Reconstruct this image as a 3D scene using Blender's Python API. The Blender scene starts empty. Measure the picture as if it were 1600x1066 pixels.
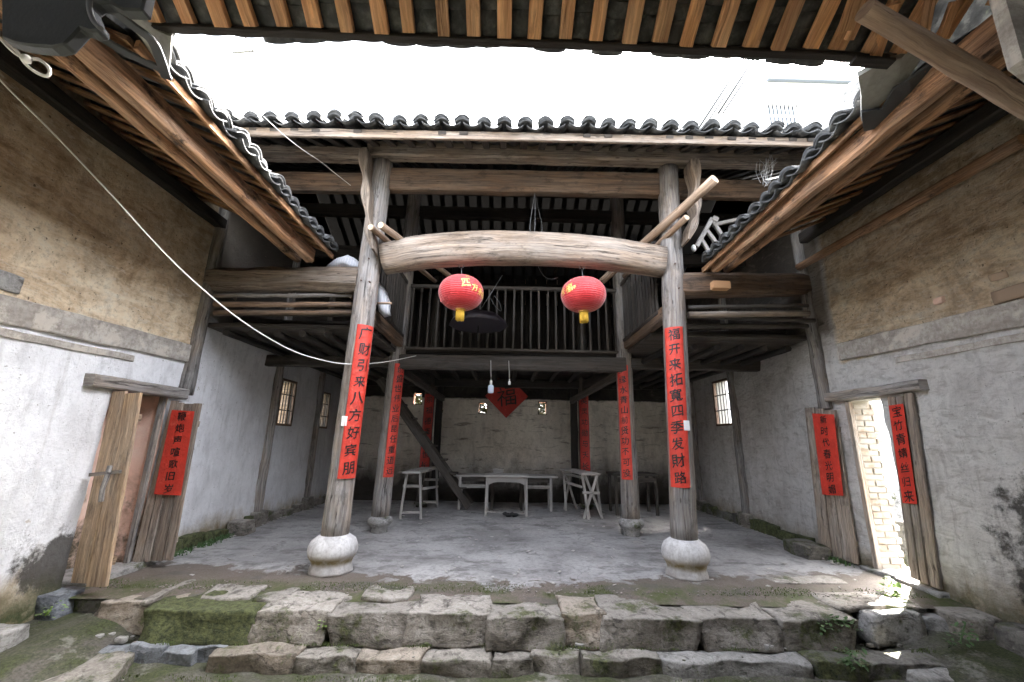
import bpy, bmesh, math, random
from mathutils import Vector, Matrix, noise

random.seed(7)
D = bpy.data
SC = bpy.context.scene
COL = SC.collection

# ------------------------------------------------------------------ camera, sky, sun, exposure
FPX = 633.0                      # focal length in pixels of a 1600 px wide picture
PITCH, YAW, ROLL = math.radians(13.8), math.radians(0.8), math.radians(1.0)
CAMPOS = Vector((0, 0, 1.5))
RC = Matrix.Rotation(-YAW, 3, 'Z') @ Matrix.Rotation(math.pi / 2 + PITCH, 3, 'X') @ Matrix.Rotation(ROLL, 3, 'Z')
cd = D.cameras.new('camera')
cam = D.objects.new('camera', cd)
COL.objects.link(cam)
cd.sensor_width = 36
cd.lens = 36 * FPX / 1600
cd.clip_start = 0.05
cd.clip_end = 600
cam.matrix_world = Matrix.Translation(CAMPOS) @ RC.to_4x4()
SC.camera = cam

SUN_DIR = Vector((0.47, 0.37, 0.72)).normalized()      # towards the sun
w = D.worlds.new('World')
SC.world = w
w.use_nodes = True
nt = w.node_tree
nt.nodes.clear()
sky = nt.nodes.new('ShaderNodeTexSky')
sky.sky_type = 'NISHITA'
sky.sun_disc = False
sky.sun_elevation = math.asin(SUN_DIR.z)
sky.sun_rotation = math.atan2(SUN_DIR.x, SUN_DIR.y)
sky.air_density = 1.0
sky.dust_density = 6.0
sky.ozone_density = 1.0
hsv = nt.nodes.new('ShaderNodeHueSaturation')
hsv.inputs['Saturation'].default_value = 0.36
bg = nt.nodes.new('ShaderNodeBackground')
bg.inputs['Strength'].default_value = 0.15
wo = nt.nodes.new('ShaderNodeOutputWorld')
nt.links.new(sky.outputs[0], hsv.inputs['Color'])
nt.links.new(hsv.outputs[0], bg.inputs['Color'])
nt.links.new(bg.outputs[0], wo.inputs['Surface'])
sd = D.lights.new('sun', 'SUN')
sd.energy = 4.0
sd.angle = math.radians(0.5)
sd.color = (1.0, 0.95, 0.87)
so = D.objects.new('sun', sd)
COL.objects.link(so)
so.location = (8, 4, 20)
so.rotation_euler = SUN_DIR.to_track_quat('Z', 'Y').to_euler()
SC.view_settings.view_transform = 'Standard'
SC.view_settings.look = 'None'
SC.view_settings.gamma = 1
SC.view_settings.exposure = 4.62
SC.render.engine = 'CYCLES'
SC.cycles.use_denoising = True
SC.cycles.max_bounces = 10
SC.cycles.diffuse_bounces = 6
SC.cycles.glossy_bounces = 3
SC.cycles.sample_clamp_indirect = 8


def P(u, v, x=None, y=None, z=None):
    """the point of the world seen at pixel (u, v) of the 1600 px picture, on a plane x=, y= or z="""
    d = RC @ Vector(((u - 800) / FPX, (533 - v) / FPX, -1.0))
    if x is not None:
        t = (x - CAMPOS.x) / d.x
    elif y is not None:
        t = (y - CAMPOS.y) / d.y
    else:
        t = (z - CAMPOS.z) / d.z
    return CAMPOS + d * t


# ------------------------------------------------------------------ materials
class G:
    """small helper round a node tree"""
    def __init__(s, name):
        s.m = D.materials.new(name)
        s.m.use_nodes = True
        s.t = s.m.node_tree
        s.t.nodes.clear()
        s.out = s.t.nodes.new('ShaderNodeOutputMaterial')
        s.b = s.t.nodes.new('ShaderNodeBsdfPrincipled')
        s.t.links.new(s.b.outputs[0], s.out.inputs[0])

    def put(s, sock, v):
        if v is None:
            return
        if isinstance(v, bpy.types.NodeSocket):
            s.t.links.new(v, sock)
        elif isinstance(v, (tuple, list)) and len(v) == 3 and sock.type == 'RGBA':
            sock.default_value = (*v, 1)
        else:
            sock.default_value = v

    def n(s, typ, _o=0, props=None, **ins):
        nd = s.t.nodes.new(typ)
        for k, v in (props or {}).items():
            setattr(nd, k, v)
        for k, v in ins.items():
            s.put(nd.inputs[int(k[1:])] if k[0] == 'i' and k[1:].isdigit() else nd.inputs[k], v)
        return nd.outputs[_o]

    def uv(s):
        return s.n('ShaderNodeTexCoord', 2)

    def pos(s):
        return s.n('ShaderNodeNewGeometry', 0)

    def nor(s):
        return s.n('ShaderNodeNewGeometry', 1)

    def rnd(s):
        return s.n('ShaderNodeObjectInfo', 'Random')

    def mp(s, vec, scale=(1, 1, 1), loc=(0, 0, 0), rot=(0, 0, 0)):
        return s.n('ShaderNodeMapping', Vector=vec, Location=loc, Scale=scale, Rotation=rot)

    def noise(s, vec, scale=5, detail=5, rough=.55, dist=0, w=None):
        kw = dict(Vector=vec, Scale=scale, Detail=detail, Roughness=rough, Distortion=dist)
        if w is not None:
            return s.n('ShaderNodeTexNoise', 0, {'noise_dimensions': '4D'}, W=w, **kw)
        return s.n('ShaderNodeTexNoise', 0, **kw)

    def vor(s, vec, scale=5, feature='F1', out=0):
        return s.n('ShaderNodeTexVoronoi', out, {'feature': feature}, Vector=vec, Scale=scale)

    def ramp(s, fac, *stops, interp='LINEAR'):
        nd = s.t.nodes.new('ShaderNodeValToRGB')
        nd.color_ramp.interpolation = interp
        el = nd.color_ramp.elements
        while len(el) < len(stops):
            el.new(0.5)
        for e, (p, c) in zip(el, stops):
            e.position = p
            e.color = (*c, 1) if isinstance(c, (tuple, list)) else (c, c, c, 1)
        s.put(nd.inputs[0], fac)
        return nd.outputs[0]

    def math(s, op, a, b=None, clamp=False):
        nd = s.t.nodes.new('ShaderNodeMath')
        nd.operation = op
        nd.use_clamp = clamp
        s.put(nd.inputs[0], a)
        if b is not None:
            s.put(nd.inputs[1], b)
        return nd.outputs[0]

    def rng(s, v, a, b, c=0.0, d=1.0):
        return s.n('ShaderNodeMapRange', 0, {'clamp': True}, i0=v, i1=a, i2=b, i3=c, i4=d)

    def mix(s, f, a, b, blend='MIX'):
        nd = s.t.nodes.new('ShaderNodeMix')
        nd.data_type = 'RGBA'
        nd.blend_type = blend
        s.put(nd.inputs[0], f)
        s.put(nd.inputs[6], a)
        s.put(nd.inputs[7], b)
        return nd.outputs[2]

    def sep(s, vec, i):
        return s.n('ShaderNodeSeparateXYZ', i, Vector=vec)

    def bump(s, h, strength=.5, dist=.01, normal=None):
        return s.n('ShaderNodeBump', 0, Strength=strength, Distance=dist, Height=h, Normal=normal)

    def done(s, color=None, rough=None, normal=None, **kw):
        s.put(s.b.inputs['Base Color'], color)
        s.put(s.b.inputs['Roughness'], rough)
        s.put(s.b.inputs['Normal'], normal)
        for k, v in kw.items():
            s.put(s.b.inputs[k.replace('_', ' ')], v)
        return s.m


def wood(name, light, dark, grey=None, greyamt=0.0, gs=1.0, contrast=1.0, cracks=.5, stain=(0.03, 0.022, 0.016), stainamt=.5, rough=.75):
    g = G(name)
    uv = g.uv()
    r = g.rnd()
    r50 = g.math('MULTIPLY', r, 47.0)
    warp = g.noise(uv, 1.6 * gs, 3, .55, w=r50)
    v2 = g.n('ShaderNodeVectorMath', 0, {'operation': 'ADD'}, i0=uv,
             i1=g.n('ShaderNodeCombineXYZ', 0, X=0.0, Y=g.math('MULTIPLY', warp, .09)))
    broad = g.noise(g.mp(v2, (.8 * gs, 13 * gs, 1)), 1.0, 5, .62, w=r50)
    grain = g.noise(g.mp(v2, (1.8 * gs, 48 * gs, 1)), 1.0, 7, .70, w=r50)
    fine = g.noise(g.mp(v2, (7 * gs, 150 * gs, 1)), 1.0, 4, .7, w=r50)
    big = g.noise(g.mp(uv, (.9, 2.6, 1)), 1.6, 7, .68, w=r50)
    f = g.math('ADD', g.math('MULTIPLY', broad, .42), g.math('ADD', g.math('MULTIPLY', grain, .38), g.math('MULTIPLY', fine, .20)))
    mid = tuple((a + b) / 2 for a, b in zip(light, dark))
    c = g.ramp(f, (.5 - .085 / contrast, dark), (.5, mid), (.5 + .075 / contrast, tuple(min(.85, k * 1.12) for k in light)))
    if grey:
        gm = g.rng(big, .5 - .12, .5 + .10, 0, greyamt)
        gc = g.mix(g.rng(grain, .38, .62), tuple(k * .62 for k in grey), tuple(k * 1.35 for k in grey))
        c = g.mix(gm, c, gc)
    st = g.noise(g.mp(uv, (1.7, 4.0, 1), loc=(7, 3, 0)), 1.9, 9, .74, w=r50)
    c = g.mix(g.rng(st, .53, .63, 0, stainamt), c, stain)
    st2 = g.noise(g.mp(uv, (.7, 9, 1), loc=(1, 8, 0)), 1.4, 7, .7, w=r50)
    c = g.mix(g.rng(st2, .56, .66, 0, stainamt * .7), c, tuple(k * .55 for k in dark))
    # drying cracks run along the grain
    ck = g.noise(g.mp(v2, (.5 * gs, 24 * gs, 1), loc=(3, 9, 0)), 1.0, 4, .55, w=r50)
    ckm = g.math('MULTIPLY', g.rng(g.math('ABSOLUTE', g.math('SUBTRACT', ck, .57)), .003, .014, 1, 0), g.math('MULTIPLY', g.rng(big, .42, .5), cracks), clamp=True)
    c = g.mix(ckm, c, tuple(k * .25 for k in dark))
    # knots
    kn = g.vor(g.mp(v2, (1.6, 5.0, 1), loc=(2, 2, 0)), 1.6)
    c = g.mix(g.rng(kn, .05, .10, .75, 0), c, tuple(k * .4 for k in dark))
    tint = g.rng(r, 0, 1, .76, 1.2)
    c = g.mix(1.0, c, g.n('ShaderNodeCombineColor', 0, Red=tint, Green=tint, Blue=tint), 'MULTIPLY')
    h = g.math('SUBTRACT', g.math('ADD', g.math('MULTIPLY', broad, .9), g.math('ADD', g.math('MULTIPLY', grain, .7), g.math('MULTIPLY', fine, .3))), g.math('MULTIPLY', ckm, 1.2))
    return g.done(c, g.rng(fine, .3, .7, rough - .08, rough + .12), g.bump(h, .8, .014))


M_ = {}
M_['old_wood'] = wood('weathered_grey_wood', (.32, .265, .22), (.11, .088, .07), (.25, .242, .24), .9, cracks=1)
M_['beam_wood'] = wood('weathered_beam_wood', (.31, .23, .165), (.10, .07, .048), (.30, .265, .23), .6, cracks=1, stainamt=.5)
M_['brown_wood'] = wood('old_brown_wood', (.26, .155, .09), (.07, .040, .025), (.19, .155, .125), .5, stainamt=.7)
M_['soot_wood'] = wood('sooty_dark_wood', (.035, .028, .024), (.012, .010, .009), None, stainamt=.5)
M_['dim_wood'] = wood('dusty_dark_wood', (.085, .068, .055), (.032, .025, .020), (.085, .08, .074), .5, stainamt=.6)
M_['rafter_wood'] = wood('orange_rafter_wood', (.76, .40, .17), (.40, .165, .06), (.58, .42, .27), .35, stain=(.15, .06, .028), stainamt=.45, rough=.62)
M_['purlin_wood'] = wood('orange_purlin_wood', (.60, .32, .16), (.17, .078, .036), (.42, .32, .24), .5, stain=(.03, .02, .015), stainamt=.95)
M_['side_rafter'] = wood('dull_orange_rafter_wood', (.46, .24, .11), (.16, .07, .03), (.3, .22, .15), .35, stain=(.05, .028, .018), stainamt=.85)
M_['door_wood'] = wood('weathered_door_wood', (.42, .33, .255), (.15, .105, .075), (.36, .335, .31), .6, gs=1.5, cracks=.8)
M_['tan_door'] = wood('tan_door_wood', (.54, .37, .22), (.2, .12, .068), (.40, .35, .30), .4, gs=1.5, cracks=.7)
M_['furniture'] = wood('dusty_grey_furniture', (.48, .45, .42), (.27, .24, .21), (.46, .45, .44), .6, gs=1.6)
M_['pale_pole'] = wood('peeled_pole_wood', (.42, .29, .19), (.2, .12, .075), (.32, .28, .24), .35, stainamt=.35)
M_['log_end'] = wood('sawn_pole_end', (.7, .58, .42), (.5, .38, .25), None, stainamt=.2)


def m_tile():
    g = G('grey_clay_tile')
    p = g.n('ShaderNodeTexCoord', 3)
    r = g.rnd()
    n1 = g.noise(p, 9, 6, .65, w=g.math('MULTIPLY', r, 30))
    n2 = g.noise(p, 60, 4, .6)
    c = g.ramp(n1, (.34, (.028, .029, .031)), (.5, (.068, .070, .071)), (.66, (.17, .172, .165)))
    c = g.mix(g.rng(g.noise(p, 22, 5, .7, w=r), .6, .7, 0, .7), c, (.17, .19, .14))
    c = g.mix(g.rng(r, 0, 1, 0, .5), c, (.06, .062, .066))
    return g.done(c, .82, g.bump(g.math('ADD', n1, n2), .5, .006))


M_['tile'] = m_tile()


def m_plaster(name, white, grey, side):
    """side: 'left' | 'right' | 'back'; lime wash below, bare earth render above the band"""
    g = G(name)
    p = g.pos()
    z = g.sep(p, 2)
    y = g.sep(p, 1)
    a = g.noise(p, .9, 6, .6)
    b = g.noise(p, 3.2, 7, .66, .3)
    c_ = g.noise(g.mp(p, (1, 1, .35)), 7, 6, .62)
    f = g.noise(p, 38, 5, .6)
    blot = g.noise(g.mp(p, (1, 1, .5)), 1.7, 8, .7, .6)
    # lime wash
    lo = g.ramp(g.math('ADD', g.math('MULTIPLY', a, .55), g.math('MULTIPLY', b, .45)), (.36, grey), (.52, white), (.7, tuple(min(.84, k * 1.08) for k in white)))
    lo = g.mix(g.rng(c_, .52, .68, 0, .4), lo, tuple(k * .62 for k in grey))
    lo = g.mix(g.rng(blot, .55, .70, 0, .4), lo, tuple(k * .7 for k in grey))
    grit = g.noise(p, 17, 9, .78)
    lo = g.mix(g.rng(grit, .38, .50, .17 if side == 'left' else .3, 0), lo, tuple(k * .55 for k in grey))
    drip = g.noise(g.mp(p, (1, 9, .5)), 1.6, 8, .74)
    lo = g.mix(g.rng(drip, .55, .66, 0, .22 if side == 'left' else .36), lo, (.30, .27, .245))
    lo = g.mix(g.rng(g.noise(p, 34, 3, .5, w=9.0), .665, .70, 0, .6), lo, (.14, .115, .09))
    # bare earth render
    smear = g.noise(g.mp(p, (1, .55, 1.5), rot=(.45, 0, 0)), 2.6, 8, .68, .8)
    up = g.ramp(g.math('ADD', g.math('MULTIPLY', smear, .75), g.math('MULTIPLY', c_, .25)), (.36, (.34, .235, .14)), (.45, (.62, .47, .31)), (.54, (.80, .67, .49)), (.64, (.84, .77, .64)))
    top_brown = g.math('MULTIPLY', g.rng(g.math('ADD', z, g.math('MULTIPLY', g.math('SUBTRACT', blot, .5), 1.6)), 3.4, 5.0, 0, .78), g.rng(g.noise(p, 2.1, 8, .7), .36, .62, .45, 1.0))
    up = g.mix(top_brown, up, (.135, .09, .055))  # earth render turns darker brown with height, in blotches
    up = g.mix(g.rng(grit, .36, .50, .5, 0), up, (.22, .155, .10))
    up = g.mix(g.rng(blot, .36, .46, .5, 0), up, (.26, .19, .125))
    up = g.mix(g.rng(g.noise(g.mp(p, (1, .6, 1.8), rot=(.4, 0, 0)), 9, 9, .78, .4), .53, .63, 0, .6), up, (.70, .62, .51))
    up = g.mix(g.rng(g.noise(p, 26, 3, .5, w=4.0), .66, .70, 0, .8), up, (.06, .04, .026))
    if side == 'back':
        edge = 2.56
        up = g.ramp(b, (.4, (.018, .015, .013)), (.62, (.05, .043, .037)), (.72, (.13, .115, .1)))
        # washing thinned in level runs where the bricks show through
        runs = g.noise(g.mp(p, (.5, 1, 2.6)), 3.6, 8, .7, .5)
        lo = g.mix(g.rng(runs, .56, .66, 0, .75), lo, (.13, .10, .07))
        low_dark = g.rng(g.math('ADD', z, g.math('MULTIPLY', blot, 1.2)), 1.0, 1.75, .95, 0)
        lo = g.mix(low_dark, lo, (.035, .028, .022))  # lower part of the back wall mixed towards near black
    else:
        edge = 2.62
    k = g.rng(g.math('ADD', z, g.math('MULTIPLY', g.math('SUBTRACT', b, .5), .12)), edge - .015, edge + .02, 0, 1)
    if side != 'back':
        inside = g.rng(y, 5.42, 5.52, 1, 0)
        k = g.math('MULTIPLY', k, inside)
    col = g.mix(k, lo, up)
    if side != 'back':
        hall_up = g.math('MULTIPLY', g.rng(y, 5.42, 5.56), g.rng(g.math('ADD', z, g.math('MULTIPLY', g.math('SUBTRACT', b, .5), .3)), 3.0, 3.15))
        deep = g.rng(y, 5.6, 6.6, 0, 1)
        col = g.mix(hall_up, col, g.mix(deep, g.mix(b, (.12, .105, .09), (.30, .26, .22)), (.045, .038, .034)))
        # hall end grows darker towards the back and up to the loft
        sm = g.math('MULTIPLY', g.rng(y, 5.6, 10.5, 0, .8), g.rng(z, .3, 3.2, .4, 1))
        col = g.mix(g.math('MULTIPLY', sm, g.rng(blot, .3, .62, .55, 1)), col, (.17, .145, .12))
        # worn foot: bare earth, mould and moss patches
        zz = g.math('ADD', z, g.math('MULTIPLY', g.math('SUBTRACT', blot, .5), 1.3 if side == 'left' else 1.0))
        foot = g.rng(zz, .05, .36, 1, 0)
        tan = g.mix(g.rng(b, .4, .6), (.26, .20, .13), (.42, .36, .27))
        col = g.mix(foot, col, tan)
        if side == 'left':
            yc, zc, ry, rz = 4.38, .28, .34, .36
        else:
            yc, zc, ry, rz = 3.55, .55, .5, .75
        dy = g.math('DIVIDE', g.math('SUBTRACT', y, yc), ry)
        dz = g.math('DIVIDE', g.math('SUBTRACT', z, zc), rz)
        dd = g.math('SQRT', g.math('ADD', g.math('MULTIPLY', dy, dy), g.math('MULTIPLY', dz, dz)))
        dd = g.math('ADD', dd, g.math('MULTIPLY', g.math('SUBTRACT', g.noise(p, 5, 7, .72), .5), 2.6))
        col = g.mix(g.rng(dd, .68, 1.05, .93, 0), col, g.mix(grit, (.02, .019, .018), (.09, .08, .07)))
        ms = g.noise(p, 4.2, 7, .7, w=2.0)
        moss = g.math('MULTIPLY', g.rng(g.math('ADD', z, g.math('MULTIPLY', g.math('SUBTRACT', ms, .5), 1.0)), -.05, .22, 1, 0), g.rng(ms, .38, .52))
        col = g.mix(moss, col, g.mix(f, (.03, .04, .012), (.085, .10, .04)))
    # pocks where the wash has flaked
    fl = g.noise(p, 5.5, 3, .5, w=5.0)
    col = g.mix(g.rng(fl, .73, .745, 0, .6), col, (.36, .29, .21))
    if side == 'right':
        lum = g.noise(g.mp(p, (1, .7, 1.7), rot=(.35, 0, 0)), 6.5, 9, .66, .7)
        col = g.mix(g.rng(lum, .36, .50, .36, 0), col, (.24, .20, .165))
        h = g.math('ADD', g.math('MULTIPLY', lum, 1.6), g.math('ADD', g.math('MULTIPLY', grit, .8), g.math('MULTIPLY', f, .2)))
    else:
        h = g.math('ADD', g.math('ADD', g.math('MULTIPLY', b, .9), g.math('MULTIPLY', grit, .8)), g.math('MULTIPLY', f, .22))
    return g.done(col, .92, g.bump(h, .8 if side == 'left' else 1.0, .03 if side == 'left' else .05))


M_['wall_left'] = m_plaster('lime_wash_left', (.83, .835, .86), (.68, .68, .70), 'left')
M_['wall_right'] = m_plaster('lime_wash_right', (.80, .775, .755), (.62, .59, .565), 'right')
M_['wall_back'] = m_plaster('lime_wash_back', (.80, .74, .66), (.62, .55, .47), 'back')


def m_band():
    g = G('plastered_beam')
    p = g.pos()
    a = g.noise(g.mp(p, (1, 1, 3)), 2, 6, .6)
    st = g.noise(g.mp(p, (1, 9, .7)), 3.5, 5, .6)
    c = g.ramp(a, (.35, (.30, .27, .24)), (.6, (.48, .45, .41)))
    c = g.mix(g.rng(st, .5, .7, 0, .5), c, (.26, .24, .23))
    gr = g.noise(p, 15, 9, .78)
    c = g.mix(g.rng(gr, .42, .54, .5, 0), c, (.17, .14, .12))
    c = g.mix(g.rng(g.noise(p, 3, 8, .7, w=2.0), .53, .58, 0, .7), c, (.55, .50, .44))
    return g.done(c, .9, g.bump(g.math('ADD', a, st), .5, .01))


M_['band'] = m_band()


def m_earth(name, c1, c2, c3):
    g = G(name)
    p = g.pos()
    a = g.noise(p, 2.3, 7, .66, .5)
    b = g.noise(p, 16, 6, .65)
    z = g.sep(p, 2)
    c = g.ramp(a, (.33, c1), (.5, c2), (.68, c3))
    ms = g.noise(p, 6, 6, .7)
    mo = g.rng(g.math('ADD', z, g.math('MULTIPLY', g.math('SUBTRACT', ms, .5), 2.6)), .0, .6, .95, 0)
    c = g.mix(mo, c, (.055, .05, .025))
    return g.done(c, .92, g.bump(g.math('ADD', a, g.math('MULTIPLY', b, .4)), .7, .02))


M_['pink_jamb'] = m_earth('pink_earth_render', (.46, .30, .22), (.80, .56, .45), (.84, .66, .55))


def m_brick():
    g = G('old_brick')
    p = g.pos()
    r = g.rnd()
    a = g.noise(p, 7, 6, .65)
    c = g.mix(r, (.22, .165, .12), (.27, .21, .155))
    c = g.mix(g.rng(a, .36, .52), c, (.32, .29, .25))
    return g.done(c, .9, g.bump(g.noise(p, 40, 5), .5, .005))


M_['brick'] = m_brick()


def m_stone(name, cols, moss=.0, mossup=True):
    g = G(name)
    p = g.pos()
    r = g.rnd()
    w_ = g.math('MULTIPLY', r, 20)
    a = g.noise(p, 3.2, 8, .62, .8, w=w_)
    b = g.noise(g.mp(p, (1, 1, 2.2), rot=(.3, .25, 0)), 9, 8, .68, 1.2, w=w_)
    f = g.noise(p, 70, 4, .65)
    c = g.ramp(g.math('ADD', g.math('MULTIPLY', a, .5), g.math('MULTIPLY', b, .5)), (.36, cols[0]), (.5, cols[1]), (.66, cols[2]))
    gr = g.noise(p, 26, 9, .78, w=w_)
    c = g.mix(g.rng(gr, .38, .52, .55, 0), c, tuple(k * .55 for k in cols[0]))
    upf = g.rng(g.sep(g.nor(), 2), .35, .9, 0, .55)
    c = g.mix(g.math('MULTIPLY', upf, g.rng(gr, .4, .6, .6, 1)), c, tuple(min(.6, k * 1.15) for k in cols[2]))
    tone = g.rng(r, 0, 1, .8, 1.15)
    c = g.mix(1.0, c, g.n('ShaderNodeCombineColor', 0, Red=tone, Green=tone, Blue=tone), 'MULTIPLY')
    vn = g.vor(g.mp(p, (1, 1, 1.4)), 3.5, 'DISTANCE_TO_EDGE')
    cr = g.rng(g.math('ADD', vn, g.math('MULTIPLY', g.math('SUBTRACT', b, .5), .55)), -.02, .01, .4, 0)
    c = g.mix(cr, c, (.05, .045, .04))
    c = g.mix(g.rng(g.noise(p, 13, 6, .7, w=w_), .60, .70, 0, .6), c, (.36, .34, .30))
    c = g.mix(g.rng(f, .35, .65, 0, .22), c, (.05, .045, .04))
    dk = g.noise(g.mp(p, (1, 1, 1.6)), 5.5, 9, .72, .5, w=w_)
    c = g.mix(g.rng(dk, .53, .62, 0, .7), c, tuple(k * .42 for k in cols[0]))
    pl = g.noise(p, 4, 9, .75, w=11.0)
    c = g.mix(g.rng(pl, .58, .64, 0, .35), c, tuple(min(.62, k * 1.25) for k in cols[2]))
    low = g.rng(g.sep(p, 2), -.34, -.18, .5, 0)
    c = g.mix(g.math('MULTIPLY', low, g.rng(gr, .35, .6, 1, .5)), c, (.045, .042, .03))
    # damp moss patches
    ms = g.noise(p, 3.1, 7, .68, w=3.0)
    lim = .66 - moss * .4
    mm = g.rng(g.math('ADD', ms, g.math('MULTIPLY', g.math('SUBTRACT', gr, .5), .35)), lim, lim + .08, 0, .92)
    c = g.mix(mm, c, g.mix(g.rng(g.noise(p, 24, 9, .78), .38, .62), (.014, .02, .006), (.12, .135, .05)))
    h = g.math('ADD', g.math('ADD', g.math('MULTIPLY', b, 1.0), g.math('MULTIPLY', f, .12)), g.math('MULTIPLY', cr, -.8))
    return g.done(c, .86, g.bump(g.math('ADD', h, g.math('MULTIPLY', gr, .35)), .9, .02))


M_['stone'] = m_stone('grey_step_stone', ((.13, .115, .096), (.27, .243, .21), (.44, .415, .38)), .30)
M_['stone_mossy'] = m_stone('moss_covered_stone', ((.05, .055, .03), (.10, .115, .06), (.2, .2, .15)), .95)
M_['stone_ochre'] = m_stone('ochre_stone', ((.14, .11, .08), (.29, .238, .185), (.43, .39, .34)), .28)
M_['stone_blue'] = m_stone('blue_grey_slate', ((.09, .10, .12), (.20, .22, .25), (.29, .31, .335)), .05)
M_['stone_pale'] = m_stone('pale_flat_stone', ((.24, .23, .215), (.40, .39, .375), (.50, .49, .475)), .2)
M_['stone_dark'] = m_stone('dark_damp_stone', ((.08, .075, .066), (.17, .16, .145), (.27, .255, .235)), .4)


def m_white_stone():
    g = G('whitewashed_column_base')
    p = g.pos()
    z = g.sep(p, 2)
    a = g.noise(p, 6, 7, .65)
    st = g.noise(g.mp(p, (1, 1, .12)), 24, 5, .6)
    c = g.ramp(a, (.35, (.42, .41, .41)), (.55, (.62, .61, .61)))
    c = g.mix(g.rng(st, .50, .66, 0, .4), c, (.30, .28, .26))
    gr = g.noise(p, 30, 9, .78)
    c = g.mix(g.rng(gr, .38, .52, .45, 0), c, (.28, .265, .25))
    c = g.mix(g.rng(z, .0, .09, .5, 0), c, (.20, .17, .13))
    band = g.math('MULTIPLY', g.rng(z, .08, .13), g.rng(z, .22, .16))
    c = g.mix(g.math('MULTIPLY', band, g.rng(a, .35, .5, .3, 1)), c, (.22, .17, .08))
    return g.done(c, .85, g.bump(g.math('ADD', a, g.math('MULTIPLY', st, .5)), .5, .008))


M_['white_stone'] = m_white_stone()


def m_floor():
    g = G('worn_cement_floor')
    p = g.pos()
    y = g.sep(p, 1)
    x = g.sep(p, 0)
    a = g.noise(p, .8, 7, .62, .4)
    b = g.noise(p, 3.3, 8, .68, .6)
    f = g.noise(p, 60, 5, .65)
    c = g.ramp(a, (.38, (.27, .262, .26)), (.55, (.43, .42, .415)), (.7, (.50, .49, .485)))
    c = g.mix(g.rng(b, .54, .64, 0, .5), c, (.13, .125, .12))
    gr = g.noise(p, 19, 9, .78)
    c = g.mix(g.rng(gr, .38, .52, .45, 0), c, (.15, .145, .14))
    c = g.mix(g.rng(g.noise(p, 5, 9, .75, w=6.0), .56, .62, 0, .5), c, (.50, .49, .48))
    ckv = g.vor(g.n('ShaderNodeVectorMath', 0, {'operation': 'ADD'}, i0=p, i1=g.n('ShaderNodeVectorMath', 0, {'operation': 'SCALE'}, i0=g.n('ShaderNodeTexNoise', 1, Vector=p, Scale=2.2, Detail=6.0), i3=.5)), .75, 'DISTANCE_TO_EDGE')
    c = g.mix(g.rng(ckv, .002, .009, .28, 0), c, (.06, .055, .05))
    # the cement skin has worn to brown earth and moss along the front
    e = g.math('ADD', y, g.math('MULTIPLY', g.math('SUBTRACT', b, .5), 1.5))
    e = g.math('ADD', e, g.math('MULTIPLY', g.math('ABSOLUTE', g.math('SUBTRACT', x, .1)), -.14))
    worn = g.rng(e, 4.78, 4.9, 1, 0)
    ec = g.mix(g.rng(f, .3, .7), (.10, .08, .065), (.19, .16, .14))
    spk = g.vor(p, 22, 'F1')
    ec = g.mix(g.rng(spk, .07, .12, .85, 0), ec, (.34, .32, .3))
    ms = g.noise(p, 2.1, 8, .72, w=1.5)
    ec = g.mix(g.math('MULTIPLY', g.rng(ms, .44, .56), g.rng(y, 4.95, 4.65, .1, 1)), ec, g.mix(f, (.035, .045, .012), (.10, .12, .04)))
    c = g.mix(worn, c, ec)
    # damp patches further in
    d2 = g.noise(g.mp(p, (1, 1.8, 1)), 1.7, 9, .72, w=7.0)
    c = g.mix(g.rng(d2, .53, .60, 0, .55), c, (.09, .085, .08))
    h = g.math('ADD', g.math('MULTIPLY', b, .7), g.math('ADD', g.math('MULTIPLY', f, .2), g.math('MULTIPLY', worn, -.5)))
    return g.done(c, g.rng(b, .3, .7, .55, .85), g.bump(h, .55, .015))


M_['floor'] = m_floor()


def m_ground():
    g = G('mossy_courtyard_ground')
    p = g.pos()
    a = g.noise(p, 1.7, 8, .68, .5)
    f = g.noise(p, 45, 5, .7)
    c = g.mix(g.rng(f, .3, .7), (.045, .042, .034), (.13, .12, .105))
    c = g.mix(g.rng(a, .42, .60), c, g.mix(g.rng(f, .3, .7), (.015, .02, .006), (.07, .082, .03)))
    c = g.mix(g.rng(g.noise(p, 2.6, 8, .72, w=3.0), .54, .60, 0, .75), c, g.mix(f, (.12, .115, .10), (.30, .285, .26)))
    spk = g.vor(p, 26, 'F1')
    c = g.mix(g.rng(spk, .05, .08, .5, 0), c, (.33, .32, .28))
    return g.done(c, .9, g.bump(g.math('ADD', a, g.math('MULTIPLY', f, .5)), .9, .02))


M_['ground'] = m_ground()


def plain(name, col, rough=.6, bumps=0, bscale=40, var=.15, **kw):
    g = G(name)
    p = g.n('ShaderNodeTexCoord', 3)
    n_ = g.noise(p, bscale * .3, 5, .6)
    c = g.mix(n_, tuple(k * (1 - var) for k in col), tuple(min(1, k * (1 + var)) for k in col))
    nrm = g.bump(g.noise(p, bscale, 4), .4, bumps) if bumps else None
    return g.done(c, rough, nrm, **kw)


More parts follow.
